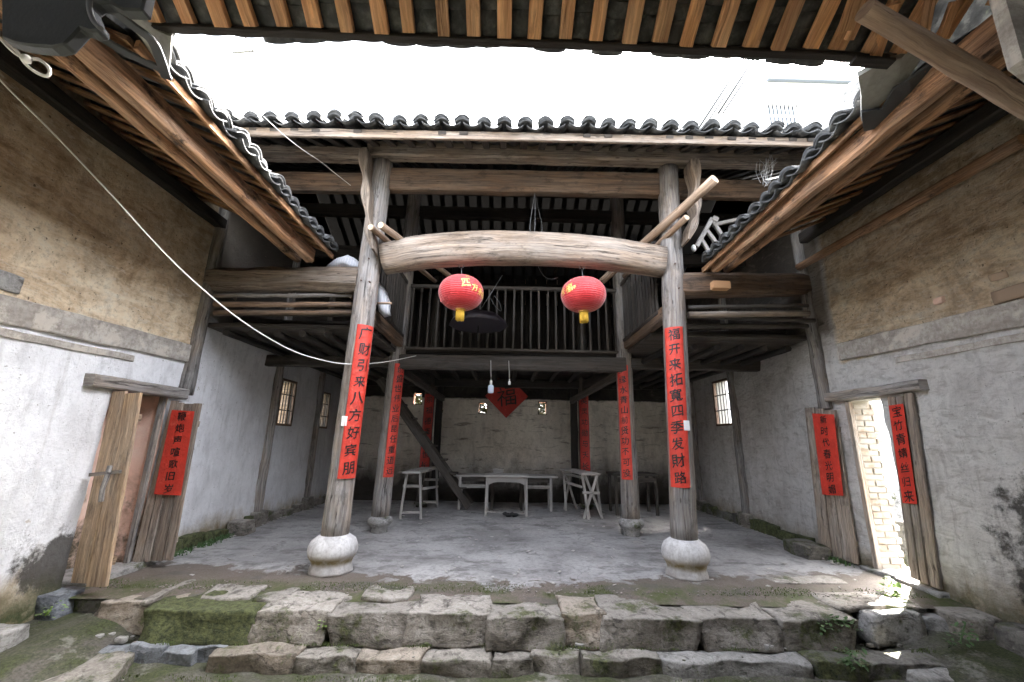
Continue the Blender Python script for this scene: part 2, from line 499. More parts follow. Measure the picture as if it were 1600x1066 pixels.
M_['ink'] = plain('black_ink', (.016, .013, .013), .45)
M_['gold'] = plain('gold_paint', (.85, .55, .16), .4, Metallic=.2)
M_['tassel'] = plain('yellow_tassel', (.82, .52, .06), .7, .003, 150)
M_['iron'] = plain('grey_iron_wire', (.18, .18, .18), .45, Metallic=.6)
M_['rust'] = plain('rusty_iron', (.09, .05, .035), .7)
M_['white_cable'] = plain('white_cable', (.74, .72, .68), .45)
M_['white_plastic'] = plain('white_plastic', (.8, .8, .8), .35)
M_['bulb'] = plain('frosted_bulb_glass', (.62, .72, .88), .12, Coat_Weight=.4)
M_['black'] = plain('black_rubber', (.015, .015, .016), .5)
M_['felt'] = plain('tar_felt', (.055, .058, .062), .65, .004, 60)
M_['cement'] = plain('rough_cement', (.34, .33, .30), .95, .012, 90, .3)
M_['deep_soot'] = plain('deep_soot', (.010, .009, .008), .9)
M_['mortar'] = plain('lime_mortar', (.29, .265, .225), .95, .01, 70, .25)
M_['white_house'] = plain('white_house_paint', (.8, .8, .8), .8, var=.03)
M_['pane'] = plain('grey_window_glass', (.10, .12, .15), .3)
M_['leaf'] = plain('bright_leaf', (.16, .26, .05), .5, var=.4, Subsurface_Weight=0.0)
M_['fern'] = plain('dull_fern', (.07, .13, .045), .6, var=.4)
M_['yellow_leaf'] = plain('yellow_green_leaf', (.020, .027, .003), .5, var=.4)
M_['red_brown'] = plain('red_brown_paint', (.25, .09, .06), .6)
M_['cream'] = plain('cream_paper', (.66, .62, .52), .8)
M_['cobweb'] = plain('cobweb', (.55, .55, .55), .9)
M_['seal'] = plain('grey_paper_tag', (.6, .6, .58), .6)


def m_red(name, col, stripes=False):
    g = G(name)
    p = g.n('ShaderNodeTexCoord', 3)
    a = g.noise(p, 5, 7, .7, w=g.math('MULTIPLY', g.rnd(), 9))
    c = g.mix(g.rng(a, .36, .62), tuple(k * .66 for k in col), col)
    c = g.mix(g.rng(g.noise(p, 9, 8, .75), .56, .66, 0, .45), c, (min(.9, col[0] * 1.1), col[1] * 3.2, col[2] * 3.6))
    h = g.math('ADD', g.noise(p, 10, 6, .62, 1.2), g.math('MULTIPLY', g.noise(g.mp(p, (6, 6, 1)), 8, 4), .4))
    return g.done(c, .55, g.bump(h, .7, .018))


M_['red_paper'] = m_red('red_couplet_paper', (.70, .052, .030))
M_['dark_red_paper'] = m_red('faded_dark_red_paper', (.52, .035, .025))


def m_lantern():
    g = G('red_lantern_silk')
    uv = g.uv()
    u = g.sep(uv, 0)
    v = g.sep(uv, 1)
    n_ = g.noise(uv, 3, 4)
    c = g.mix(n_, (.46, .008, .012), (.64, .018, .022))
    lines = g.math('SINE', g.math('MULTIPLY', v, 150))
    return g.done(c, .48, g.bump(g.math('ADD', lines, g.math('MULTIPLY', g.noise(g.mp(uv, (30, 2, 1)), 2, 4), 1.6)), .38, .005),
                  Sheen_Weight=.5, Transmission_Weight=0.0)


M_['lantern'] = m_lantern()


def m_cloth():
    g = G('striped_grey_cloth')
    p = g.n('ShaderNodeTexCoord', 3)
    wv = g.n('ShaderNodeTexWave', 0, Vector=p, Scale=9, Distortion=1.5)
    c = g.ramp(wv, (.3, (.55, .56, .6)), (.5, (.2, .23, .3)), (.6, (.62, .62, .64)))
    return g.done(c, .8, g.bump(g.noise(p, 20), .5, .01))


M_['cloth'] = m_cloth()
M_['umbrella'] = plain('dark_umbrella_cloth', (.035, .03, .04), .5)


# ------------------------------------------------------------------ mesh helpers
WORLD = {}


def obj(name, bm, mat, parent=None, label=None, smooth=False):
    me = D.meshes.new(name)
    if smooth:
        for f in bm.faces:
            f.smooth = True
    bm.to_mesh(me)
    bm.free()
    if mat is not None:
        me.materials.append(M_[mat] if isinstance(mat, str) else mat)
    o = D.objects.new(name, me)
    COL.objects.link(o)
    if parent is not None:
        o.parent = parent
        off = WORLD[parent.name]
        me.transform(Matrix.Translation(-off))
        WORLD[o.name] = off
    else:
        WORLD[o.name] = Vector((0, 0, 0))
    if label:
        o['label'] = label
    return o


def inst(src, parent, mtx):
    """a part that shares the mesh of src, placed by a world matrix"""
    o = src.copy()
    COL.objects.link(o)
    o.parent = parent
    o.matrix_local = Matrix.Translation(-WORLD[parent.name]) @ mtx
    return o


def proto(name, bm, mat, smooth=False):
    me = D.meshes.new(name)
    if smooth:
        for f in bm.faces:
            f.smooth = True
    bm.to_mesh(me)
    bm.free()
    me.materials.append(M_[mat])
    return me


def place(name, me, parent, mtx):
    o = D.objects.new(name, me)
    COL.objects.link(o)
    o.parent = parent
    o.matrix_local = Matrix.Translation(-WORLD[parent.name]) @ mtx
    WORLD[o.name] = Vector(mtx.translation)
    return o


def thing(name, label, cat, loc=(0, 0, 0), group=None, kind=None):
    o = D.objects.new(name, None)
    COL.objects.link(o)
    o.location = loc
    o.empty_display_size = .1
    WORLD[o.name] = Vector(loc)
    return tag(o, label, cat, group, kind)


def tag(o, label=None, cat=None, group=None, kind=None):
    if label:
        o['label'] = label
    if cat:
        o['category'] = cat
    if group:
        o['group'] = group
    if kind:
        o['kind'] = kind
    return o


def nb():
    bm = bmesh.new()
    bm.loops.layers.uv.new('UVMap')
    return bm


def frame(d, up=Vector((0, 0, 1))):
    d = d.normalized()
    if abs(d.dot(up)) > .98:
        up = Vector((0, 1, 0))
    a = d.cross(up).normalized()
    b = a.cross(d).normalized()
    return a, b


def sweep(bm, pts, prof, up=Vector((0, 0, 1)), wob=0.0, wscale=3.0, smooth=False, caps=True, per=None):
    """prof(t, i) -> list of (a, b) in the section's frame. UV: u along, v round, in metres"""
    uvl = bm.loops.layers.uv.verify()
    pts = [Vector(p) for p in pts]
    n = len(pts)
    rings = []
    L = 0
    us = []
    seed = Vector((random.uniform(0, 99), random.uniform(0, 99), 0))
    for i, p in enumerate(pts):
        if i == 0:
            d = pts[1] - pts[0]
        elif i == n - 1:
            d = pts[-1] - pts[-2]
            L += d.length
        else:
            d = pts[i + 1] - pts[i - 1]
            L += (pts[i] - pts[i - 1]).length
        us.append(L)
        a, b = frame(d, up)
        ring = []
        for (x, y) in prof(i / (n - 1), i):
            q = p + a * x + b * y
            if wob:
                nv = noise.noise_vector((q + seed) * wscale)
                q = q + (a * nv.x + b * nv.y) * wob
            ring.append(bm.verts.new(q))
        rings.append(ring)
    k = len(rings[0])
    pv = [0]
    pr = prof(0, 0)
    for j in range(k):
        x0, y0 = pr[j]
        x1, y1 = pr[(j + 1) % k]
        pv.append(pv[-1] + math.hypot(x1 - x0, y1 - y0))
    off = random.uniform(0, 5)
    for i in range(n - 1):
        for j in range(k):
            f = bm.faces.new((rings[i][j], rings[i][(j + 1) % k], rings[i + 1][(j + 1) % k], rings[i + 1][j]))
            f.smooth = smooth
            for lp, (uu, vv) in zip(f.loops, ((us[i], pv[j]), (us[i], pv[j + 1]), (us[i + 1], pv[j + 1]), (us[i + 1], pv[j]))):
                lp[uvl].uv = (uu + off, vv + off)
    if caps:
        for ring, rev in ((rings[0], True), (rings[-1], False)):
            f = bm.faces.new(list(reversed(ring)) if rev else ring)
            for lp in f.loops:
                j = ring.index(lp.vert)
                lp[uvl].uv = (pr[j][0] * .4 + off, pr[j][1] * .4)
    return rings


def rect_prof(w, h, c=None):
    c = c if c is not None else min(w, h) * .12
    x, y = w / 2, h / 2
    return [(-x + c, -y), (x - c, -y), (x, -y + c), (x, y - c), (x - c, y), (-x + c, y), (-x, y - c), (-x, -y + c)]


def lerp(a, b, t):
    return Vector(a) * (1 - t) + Vector(b) * t


def beam(bm, p0, p1, w, h, seg=None, wob=.006, up=Vector((0, 0, 1)), c=None, sag=0, taper=1.0):
    p0, p1 = Vector(p0), Vector(p1)
    L = (p1 - p0).length
    seg = seg or max(1, int(L / .18))
    pts = [lerp(p0, p1, i / seg) + Vector((0, 0, -sag * math.sin(math.pi * i / seg))) for i in range(seg + 1)]
    base = rect_prof(w, h, c)

    def pf(t, i):
        s = 1 + (taper - 1) * t
        return [(x * s, y * s) for x, y in base]
    sweep(bm, pts, pf, up, wob)


def log(bm, p0, p1, r0, r1=None, n=12, wob=.008, seg=None, bend=(0, 0, 0), caps=True):
    r1 = r1 or r0
    p0, p1 = Vector(p0), Vector(p1)
    L = (p1 - p0).length
    seg = seg or max(2, int(L / .16))
    bend = Vector(bend)
    pts = [lerp(p0, p1, i / seg) + bend * math.sin(math.pi * i / seg) for i in range(seg + 1)]
    sweep(bm, pts, lambda t, i: [((r0 + (r1 - r0) * t) * math.cos(2 * math.pi * j / n), (r0 + (r1 - r0) * t) * math.sin(2 * math.pi * j / n)) for j in range(n)],
          wob=wob, wscale=4, smooth=True, caps=caps)


def tube(bm, pts, r, n=6):
    sweep(bm, pts, lambda t, i: [(r * math.cos(2 * math.pi * j / n), r * math.sin(2 * math.pi * j / n)) for j in range(n)], smooth=True)


def spline(pts, k=6):
    """catmull-rom through the points"""
    pts = [Vector(p) for p in pts]
    q = [pts[0]] + pts + [pts[-1]]
    out = []
    for i in range(1, len(q) - 2):
        for j in range(k):
            t = j / k
            a, b, c, d = q[i - 1], q[i], q[i + 1], q[i + 2]
            out.append(.5 * ((2 * b) + (c - a) * t + (2 * a - 5 * b + 4 * c - d) * t * t + (3 * b - a - 3 * c + d) * t ** 3))
    out.append(pts[-1])
    return out


def box(bm, lo, hi, bevel=0):
    lo, hi = Vector(lo), Vector(hi)
    c = (lo + hi) / 2
    s = hi - lo
    r = bmesh.ops.create_cube(bm, size=1, matrix=Matrix.Translation(c) @ Matrix.Diagonal((s.x, s.y, s.z, 1)))
    if bevel:
        es = list({e for v in r['verts'] for e in v.link_edges})
        bmesh.ops.bevel(bm, geom=es, offset=bevel, segments=2, affect='EDGES')


def rock(lo, hi, amp=.05, cuts=9, rnd=.25, seed=None, warp=None, fine=.006):
    """an irregular quarried block that fills lo..hi"""
    bm = nb()
    lo, hi = Vector(lo), Vector(hi)
    c, s = (lo + hi) / 2, (hi - lo)
    bmesh.ops.create_cube(bm, size=1)
    bmesh.ops.subdivide_edges(bm, edges=bm.edges[:], cuts=cuts, use_grid_fill=True)
    sd = Vector((random.uniform(0, 200), random.uniform(0, 200), random.uniform(0, 200))) if seed is None else Vector((seed * 13.7, seed * 7.1, seed))
    sm = min(s)
    for v in bm.verts:
        p = v.co * 2
        # rounded-box: push corners in a little
        q = Vector((p.x, p.y, p.z))
        m = max(abs(q.x), abs(q.y), abs(q.z))
        ln = q.length
        k = 1 - rnd * .30 * max(0, (ln - 1))
        q = q * k
        w_ = Vector((q.x * s.x / 2, q.y * s.y / 2, q.z * s.z / 2)) + c
        nv = noise.noise_vector(w_ * 3.1 + sd) * amp + noise.noise_vector(w_ * 8 + sd) * amp * .30 + noise.noise_vector(w_ * 24 + sd) * fine
        nv.z *= .5
        v.co = w_ + nv
        if warp:
            v.co = warp(v.co)
    for f in bm.faces:
        f.smooth = True
    return bm


def grid_wall(axis, c0, a0, a1, b0, b1, holes, step=.07, amp=.012, flip=False):
    """a plastered face in the plane x=c0 ('x': a=y, b=z) or y=c0 ('y': a=x, b=z) with holes left out"""
    def lines(lo, hi, cuts):
        ls = [lo]
        n = max(1, int((hi - lo) / step))
        ls = [lo + (hi - lo) * i / n for i in range(n + 1)]
        for c in cuts:
            if lo < c < hi:
                j = min(range(len(ls)), key=lambda i: abs(ls[i] - c))
                if j in (0, len(ls) - 1):
                    ls.append(c)
                else:
                    ls[j] = c
        return sorted(set(ls))
    A = lines(a0, a1, [h[0] for h in holes] + [h[1] for h in holes])
    B = lines(b0, b1, [h[2] for h in holes] + [h[3] for h in holes])
    bm = nb()
    vs = {}
    edge = set()
    for h in holes:
        for a in (h[0], h[1]):
            edge.add(round(a, 4))
    for i, a in enumerate(A):
        for j, b in enumerate(B):
            p = Vector((c0, a, b)) if axis == 'x' else Vector((a, c0, b))
            d = noise.noise(p * 1.3) * amp * 1.2 + noise.noise(Vector((p.x * 4, p.y * 3.2 + p.z * 1.2, p.z * 6.5))) * amp * .7
            if axis == 'x':
                p.x += d
            else:
                p.y += d
            vs[i, j] = bm.verts.new(p)
    for i in range(len(A) - 1):
        for j in range(len(B) - 1):
            ca, cb = (A[i] + A[i + 1]) / 2, (B[j] + B[j + 1]) / 2
            if any(h[0] < ca < h[1] and h[2] < cb < h[3] for h in holes):
                continue
            q = [vs[i, j], vs[i + 1, j], vs[i + 1, j + 1], vs[i, j + 1]]
            if flip:
                q.reverse()
            f = bm.faces.new(q)
            f.smooth = True
    bmesh.ops.delete(bm, geom=[v for v in bm.verts if not v.link_faces], context='VERTS')
    return bm


def slab_boxes(bm, axis, c0, c1, a0, a1, b0, b1, holes):
    """the solid thickness behind a plaster face, as boxes round the holes"""
    cutsA = sorted({a0, a1, *[h[0] for h in holes], *[h[1] for h in holes]})
    for i in range(len(cutsA) - 1):
        lo, hi = cutsA[i], cutsA[i + 1]
        m = (lo + hi) / 2
        hs = sorted([(h[2], h[3]) for h in holes if h[0] < m < h[1]])
        z = b0
        for (z0, z1) in hs + [(b1, b1)]:
            if z0 > z + 1e-4:
                if axis == 'x':
                    box(bm, (min(c0, c1), lo, z), (max(c0, c1), hi, z0))
                else:
                    box(bm, (lo, min(c0, c1), z), (hi, max(c0, c1), z0))
            z = z1


def lathe(bm, prof, c=(0, 0, 0), n=32, shape=None, rings_uv=True):
    uvl = bm.loops.layers.uv.verify()
    c = Vector(c)
    rings = []
    for i, (r, z) in enumerate(prof):
        ring = []
        for j in range(n):
            a = 2 * math.pi * j / n
            rr = shape(r, z, a) if shape else r
            ring.append(bm.verts.new(c + Vector((rr * math.cos(a), rr * math.sin(a), z))))
        rings.append(ring)
    for i in range(len(rings) - 1):
        for j in range(n):
            f = bm.faces.new((rings[i][j], rings[i][(j + 1) % n], rings[i + 1][(j + 1) % n], rings[i + 1][j]))
            f.smooth = True
            for lp, (uu, vv) in zip(f.loops, ((j, i), (j + 1, i), (j + 1, i + 1), (j, i + 1))):
                lp[uvl].uv = (uu / n, vv / (len(prof) - 1))
    bm.faces.new(list(reversed(rings[0])))
    bm.faces.new(rings[-1])


# ------------------------------------------------------------------ writing
_gl = {}


def glyph(ch):
    if ch not in _gl:
        c = D.curves.new('g', 'FONT')
        c.body = ch
        c.align_x = 'CENTER'
        c.resolution_u = 3
        o = D.objects.new("g", c)
        COL.objects.link(o)
        bpy.context.view_layer.update()
        me = o.evaluated_get(bpy.context.evaluated_depsgraph_get()).to_mesh()
        vs = [v.co.copy() for v in me.vertices]
        fs = [tuple(p.vertices) for p in me.polygons]
        D.objects.remove(o)
        D.curves.remove(c)
        xs = [v.x for v in vs]
        ys = [v.y for v in vs]
        cx, cy = (min(xs) + max(xs)) / 2, (min(ys) + max(ys)) / 2
        _gl[ch] = ([Vector((v.x - cx, v.y - cy, 0)) for v in vs], fs)
    return _gl[ch]


def write(bm, chars, fmap, pos, size, sq=(1, 1), brush=.034, cuts=5, bold=0):
    """chars at (s, t) positions on a surface; fmap(s, t) -> world point"""
    for ch, (s0, t0) in zip(chars, pos):
        vs, fs = glyph(ch)
        b2 = bmesh.new()
        nv = [b2.verts.new(v) for v in vs]
        for f in fs:
            try:
                b2.faces.new([nv[i] for i in f])
            except ValueError:
                pass
        bmesh.ops.triangulate(b2, faces=b2.faces[:])
        for k in range(1, cuts + 1):
            x = -.5 + k / (cuts + 1)
            bmesh.ops.bisect_plane(b2, geom=b2.verts[:] + b2.edges[:] + b2.faces[:], plane_co=(x, 0, 0), plane_no=(1, 0, 0))
        bmesh.ops.triangulate(b2, faces=b2.faces[:])
        sd = Vector((random.uniform(0, 50), random.uniform(0, 50), 0))
        rot = random.uniform(-.05, .09)
        sc = random.uniform(.9, 1.1)
        for ox, oy in ((0, 0), (bold, bold * .6), (-bold * .5, -bold * .9))[:3 if bold else 1]:
          mp = {}
          for v in b2.verts:
            p = v.co + Vector((ox, oy, 0))
            n1 = noise.noise_vector(p * 4.5 + sd) * brush * 1.1 + noise.noise_vector(p * 11 + sd) * brush * .5
            p += Vector((n1.x, n1.y, 0))
            p = Vector((p.x * math.cos(rot) - p.y * math.sin(rot), p.x * math.sin(rot) + p.y * math.cos(rot) + p.x * .10, 0)) * sc
            mp[v] = bm.verts.new(fmap(s0 + p.x * size * sq[0], t0 - p.y * size * sq[1]))
          for f in b2.faces:
              try:
                  bm.faces.new([mp[v] for v in f.verts])
              except ValueError:
                  pass
        b2.free()


def couplet_column(p0, p1, r, ztop, zbot, width, text, ang, label, red='red_paper', size=None, group=None, tail=''):
    """red paper glued round a column; ang = where the middle of the paper faces (0 = towards -y, + = towards +x)"""
    p0, p1 = Vector(p0), Vector(p1)
    L = ztop - zbot

    def fm(lift):
        def f(s, t):
            z = ztop - t
            k = (z - p0.z) / (p1.z - p0.z)
            c = lerp(p0, p1, k)
            rr = (r[0] + (r[1] - r[0]) * k) + lift
            a = ang + s / rr
            return Vector((c.x + math.sin(a) * rr, c.y - math.cos(a) * rr, z))
        return f
    top = lerp(p0, p1, (zbot - p0.z) / (p1.z - p0.z))
    root = thing('couplet_scroll', label, 'couplet', (top.x, top.y, zbot), group)
    bm = nb()
    ns, nt_ = 10, 26
    f0, f1 = fm(.012), fm(.0145)
    fr, bk = [], []
    for j in range(nt_ + 1):
        row, rb = [], []
        for i in range(ns + 1):
            s = (i / ns - .5) * width
            t = j / nt_ * L
            s2 = s + noise.noise(Vector((t * 4, s * 3, 3))) * .003
            bulge = noise.noise(Vector((t * 5, s * 9, ang * 9))) * .0015
            row.append(bm.verts.new(fm(.0145 + bulge)(s2, t)))
            rb.append(bm.verts.new(f0(s2, t)))
        fr.append(row)
        bk.append(rb)
    for j in range(nt_):
        for i in range(ns):
            bm.faces.new((fr[j + 1][i], fr[j + 1][i + 1], fr[j][i + 1], fr[j][i])).smooth = True
            bm.faces.new((bk[j][i], bk[j][i + 1], bk[j + 1][i + 1], bk[j + 1][i])).smooth = True
        for i, s in ((0, 1), (ns, -1)):
            q = [fr[j][i], bk[j][i], bk[j + 1][i], fr[j + 1][i]]
            bm.faces.new(q if s > 0 else list(reversed(q)))
    obj('paper', bm, red, root)
    n = len(text)
    sz = size or min(width * .68, L / n * .82)
    pitch = L / n * .99
    for i, ch in enumerate(text):
        bm = nb()
        write(bm, [ch], fm(.0185), [(random.uniform(-.008, .012), pitch * (i + .52))], sz, bold=.02)
        obj('character', bm, 'ink', root)
    return root


def couplet_board(o, du, dn, length, width, text, label, red='red_paper', group=None, size=None):
    """paper on a board: o = top middle, du = unit vector across, dn = out of the board; hangs along dd"""
    pass


# ------------------------------------------------------------------ ground and floors
XL, XR, YB = -4.3, 4.65, 10.8
STEP_Z = -.24
COURT_Z = -.385


def sheet(name, x0, x1, y0, y1, z, mat, nx, ny, amp=.01, sc=1.5, fn=None):
    bm = nb()
    vs = []
    for j in range(ny + 1):
        row = []
        for i in range(nx + 1):
            x = x0 + (x1 - x0) * i / nx
            y = y0 + (y1 - y0) * j / ny
            zz = z + noise.noise(Vector((x, y, 3)) * sc) * amp + noise.noise(Vector((x, y, 9)) * sc * 5) * amp * .35
            if fn:
                zz += fn(x, y)
            row.append(bm.verts.new((x, y, zz)))
        vs.append(row)
    for j in range(ny):
        for i in range(nx):
            bm.faces.new((vs[j][i], vs[j][i + 1], vs[j + 1][i + 1], vs[j + 1][i])).smooth = True
    o = obj(name, bm, mat)
    tag(o, kind='structure')
    return o


tag(sheet('ground', -160, 160, -160, 160, -.62, 'ground', 8, 8, 0), 'bare ground round the old house')
tag(sheet('hall_floor', XL - .3, XR + .3, 4.40, YB + .1, 0, 'floor', 120, 90, .016, 1.2,
          lambda x, y: -.03 * max(0, 4.75 - y) / .35), 'worn grey cement floor of the hall')


def court(x, y):
    # a mossy bank rises against both side walls
    return .20 * max(0, min(1, (abs(x - .15) - 3.3) / .6)) * max(0, min(1, (y - 3.0) / .8)) + .05 * max(0, y - 3.9)


tag(sheet('courtyard_ground', XL - .3, XR + .3, -4.2, 4.6, COURT_Z, 'ground', 110, 110, .05, 1.3, court), 'mossy courtyard ground below the steps')
bm = nb()
box(bm, (XL, 4.45, -.5), (XR, YB, -.06))
tag(obj('terrace_fill', bm, 'stone_dark'), 'packed earth under the hall floor', kind='structure')


# ------------------------------------------------------------------ walls
def stone_part(parent, lo, hi, mat, amp=.05, cuts=6, rnd=.3, name='stone', **k):
    return obj(name, rock(lo, hi, amp, cuts, rnd, **k), mat, parent, smooth=False)


WT = .5
lholes = [(4.50, 5.28, -.05, 1.98), (7.83, 8.42, 1.70, 2.60), (9.62, 10.1, 1.70, 2.55)]
rholes = [(4.95, 5.48, -.02, 2.10), (8.30, 9.02, 1.88, 2.86)]


def side_wall(sgn, x, holes, mat, label, WT=.5):
    root = thing('courtyard_wall', label, 'wall', (x, 0, -.6))
    bm = grid_wall('x', x, -4.2, YB, -.6, 5.2, holes, .055, .018 if sgn < 0 else .03, flip=sgn > 0)
    obj('plaster', bm, mat, root)
    bm = nb()
    slab_boxes(bm, 'x', x + sgn * .035, x + sgn * WT, -4.2, YB + .5, -.6, 5.2, holes)
    obj('masonry', bm, 'cement', root)
    return root


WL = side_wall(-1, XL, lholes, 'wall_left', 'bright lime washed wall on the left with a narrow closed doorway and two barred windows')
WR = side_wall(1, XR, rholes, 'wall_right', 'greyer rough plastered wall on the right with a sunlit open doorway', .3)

# beams bedded in the wall above the doorways
for root, x, sg, z0, z1, zb0, zb1 in ((WL, XL, 1, 2.44, 2.62, 2.40, 2.62), (WR, XR, -1, 2.60, 2.82, 2.56, 2.80)):
    bm = nb()
    beam(bm, (x + sg * .0, 1.0, z0), (x + sg * .0, 5.42, z1 - .05), .09, .24, wob=.012)
    obj('band_beam', bm, 'band', root)
    bm = nb()
    beam(bm, (x + sg * .0, 1.0, z0 - .16), (x - sg * .0, 4.65, z0 - .10), .05, .07, wob=.012)
    obj('lower_band', bm, 'band', root, label='chipped narrow band under the plastered beam')

# posts let into the side walls, each on a foot stone
for root, x, sg, ys in ((WL, XL, 1, (5.50, 7.62, 9.42)), (WR, XR, -1, (5.82, 8.16, 10.0))):
    for k, yy in enumerate(ys):
        bm = nb()
        top = 5.2
        log(bm, (x + sg * .02, yy, .18 if k else 2.02), (x + sg * .03, yy + .02, top), .085 if k else .095, .08, 10, .012)
        obj('wall_post', bm, 'old_wood', root)
        if k:
            stone_part(root, (x - .13, yy - .17, -.05), (x + .16 if sg > 0 else x + .10, yy + .17, .24), 'stone', .04, name='foot_stone')

# mossy plinth stones at the foot of the walls
random.seed(21)
for root, x, sg, y0, y1, mt in ((WL, XL, 1, 5.62, 7.4, 'stone_mossy'), (WL, XL, 1, 7.8, 10.5, 'stone'), (WR, XR, -1, 6.45, 7.9, 'stone_mossy'), (WR, XR, -1, 8.3, 10.4, 'stone_dark')):
    y = y0
    while y < y1:
        l = random.uniform(.24, .42)
        h = random.uniform(.10, .2)
        stone_part(root, (x - .12 if sg > 0 else x - .10, y, -.06), (x + .10 if sg > 0 else x + .12, y + l, h), mt, .05, name='plinth_stone')
        y += l + .02


def window_at(root, x, sg, h, shutter=True):
    y0, y1, z0, z1 = h
    fr = nb()
    d = x - sg * .03
    t = .045
    for (a, b, c, e) in ((y0, y1, z0, z0 + t), (y0, y1, z1 - t, z1)):
        beam(fr, (d, a, (c + e) / 2), (d, b, (c + e) / 2), .06, t, 2, 0)
    for a in (y0 + t / 2, y1 - t / 2):
        beam(fr, (d, a, z0 + t), (d, a, z1 - t), .06, t, 2, 0, up=Vector((0, 1, 0)))
    win = obj('window', fr, 'brown_wood', root)
    for k in range(1, 6):
        b = nb()
        yy = y0 + (y1 - y0) * k / 6
        beam(b, (d, yy, z0 + t), (d, yy, z1 - t), .016, .016, 1, 0)
        obj('bar', b, 'dim_wood', win)
    for k in (1, 2):
        b = nb()
        zz = z0 + (z1 - z0) * k / 3
        beam(b, (d + sg * .012, y0, zz), (d + sg * .012, y1, zz), .012, .02, 1, 0)
        obj('bar', b, 'dim_wood', win)
    if shutter:
        b = nb()
        # a board shutter folded back inside the thick opening
        beam(b, (x - sg * .10, y1 - .03, (z0 + z1) / 2), (x - sg * (WT - .02), y1 - .03, (z0 + z1) / 2), .025, (z1 - z0) * .92, 3, .004, up=Vector((0, 0, 1)))
        obj('shutter', b, 'tan_door', win)


window_at(WL, XL, 1, lholes[1])
window_at(WL, XL, 1, lholes[2])
window_at(WR, XR, -1, rholes[1], False)

# doorway lintels and thresholds
bm = nb()
beam(bm, (XL + .03, 4.18, 2.03), (XL + .05, 5.44, 2.02), .16, .13, wob=.012)
tag(obj('door_lintel', bm, 'old_wood'), 'grey timber lintel over the narrow doorway in the bright left wall', 'lintel')
bm = nb()
beam(bm, (XR - .03, 4.36, 2.17), (XR - .02, 5.74, 2.17), .15, .12, wob=.012)
tag(obj('door_lintel', bm, 'old_wood'), 'thick timber lintel over the sunlit doorway in the right wall', 'lintel')
tag(obj('threshold_stone', rock((XL - .45, 4.66, -.14), (XL + .16, 5.5, .05), .03, 8, .15), 'stone_pale'), 'flat grey threshold stone between the leaves of the left doorway', 'threshold')
tag(obj('threshold_stone', rock((XR - .12, 4.62, -.18), (XR + .5, 5.62, .04), .03, 8, .2), 'stone_pale'), 'long pale threshold stone lit by sun in the right doorway', 'threshold')

# jamb linings: the left door shows a pink earth reveal, the right one bricks
bm = nb()
box(bm, (XL - WT, 5.26, 0), (XL - .02, 5.32, 1.97))
obj('door_reveal', bm, 'pink_jamb', WL)
bm = grid_wall('x', XL - WT + .02, 4.4, 5.45, -.05, 2.0, [], .08, .02)
obj('blocked_opening', bm, 'pink_jamb', WL, label='pinkish earth infill closing the doorway')
random.seed(5)
bk = nb()
box(bk, (-.118, -.03, -.034), (.118, .03, .034), .007)
bm = nb()
box(bm, (XR + .05, 5.462, 0), (XR + .3, 5.50, 2.1))
obj('mortar', bm, 'mortar', WR)
bkm = proto('brick', bk, 'brick')
z = .02
r = 0
while z < 2.02:
    for c in range(2):
        xx = XR + .13 + c * .25 - (.0 if r % 2 else .12)
        sxx = 1
        if r % 2:
            xx, sxx = (XR + .105, .46) if c == 0 else (XR + .255, .70)
        elif c:
            xx, sxx = XR + .33, .3
        else:
            xx = XR + .17
        place('brick', bkm, WR, Matrix.Translation((xx, 5.48 + random.uniform(-.010, .006), z + .032)) @ Matrix.Rotation(random.uniform(-.02, .02), 4, 'Z') @ Matrix.Diagonal((sxx, 1, 1, 1)))
    z += .076
    r += 1
bm = nb()
beam(bm, (XR + .01, 5.46, 0), (XR + .01, 5.46, 2.08), .06, .07, 6, .006)
obj('door_jamb', bm, 'door_wood', WR)
bm = nb()
beam(bm, (XL - .04, 5.24, 0), (XL - .04, 5.24, 1.96), .06, .05, 6, .006)
obj('door_jamb', bm, 'old_wood', WL)
# plaster crack and scar with a nailed timber end on the right wall
for (u, v, sx, sz, mt, lb) in ((1585, 458, .34, .13, 'tan_door', 'pale timber end showing in the wall'), (1562, 432, .14, .07, 'tan_door', None), (1468, 470, .1, .07, 'pink_jamb', None), (10, 440, .2, .16, 'stone_pale', 'grey patch with a cracked edge')):
    x = XR if u > 800 else XL
    p = P(u, v, x=x)
    root = WR if u > 800 else WL
    obj('exposed_patch', rock(p - Vector((.025, sx / 2, sz / 2)), p + Vector((.025, sx / 2, sz / 2)), .02, 4, .3), mt, root, label=lb)

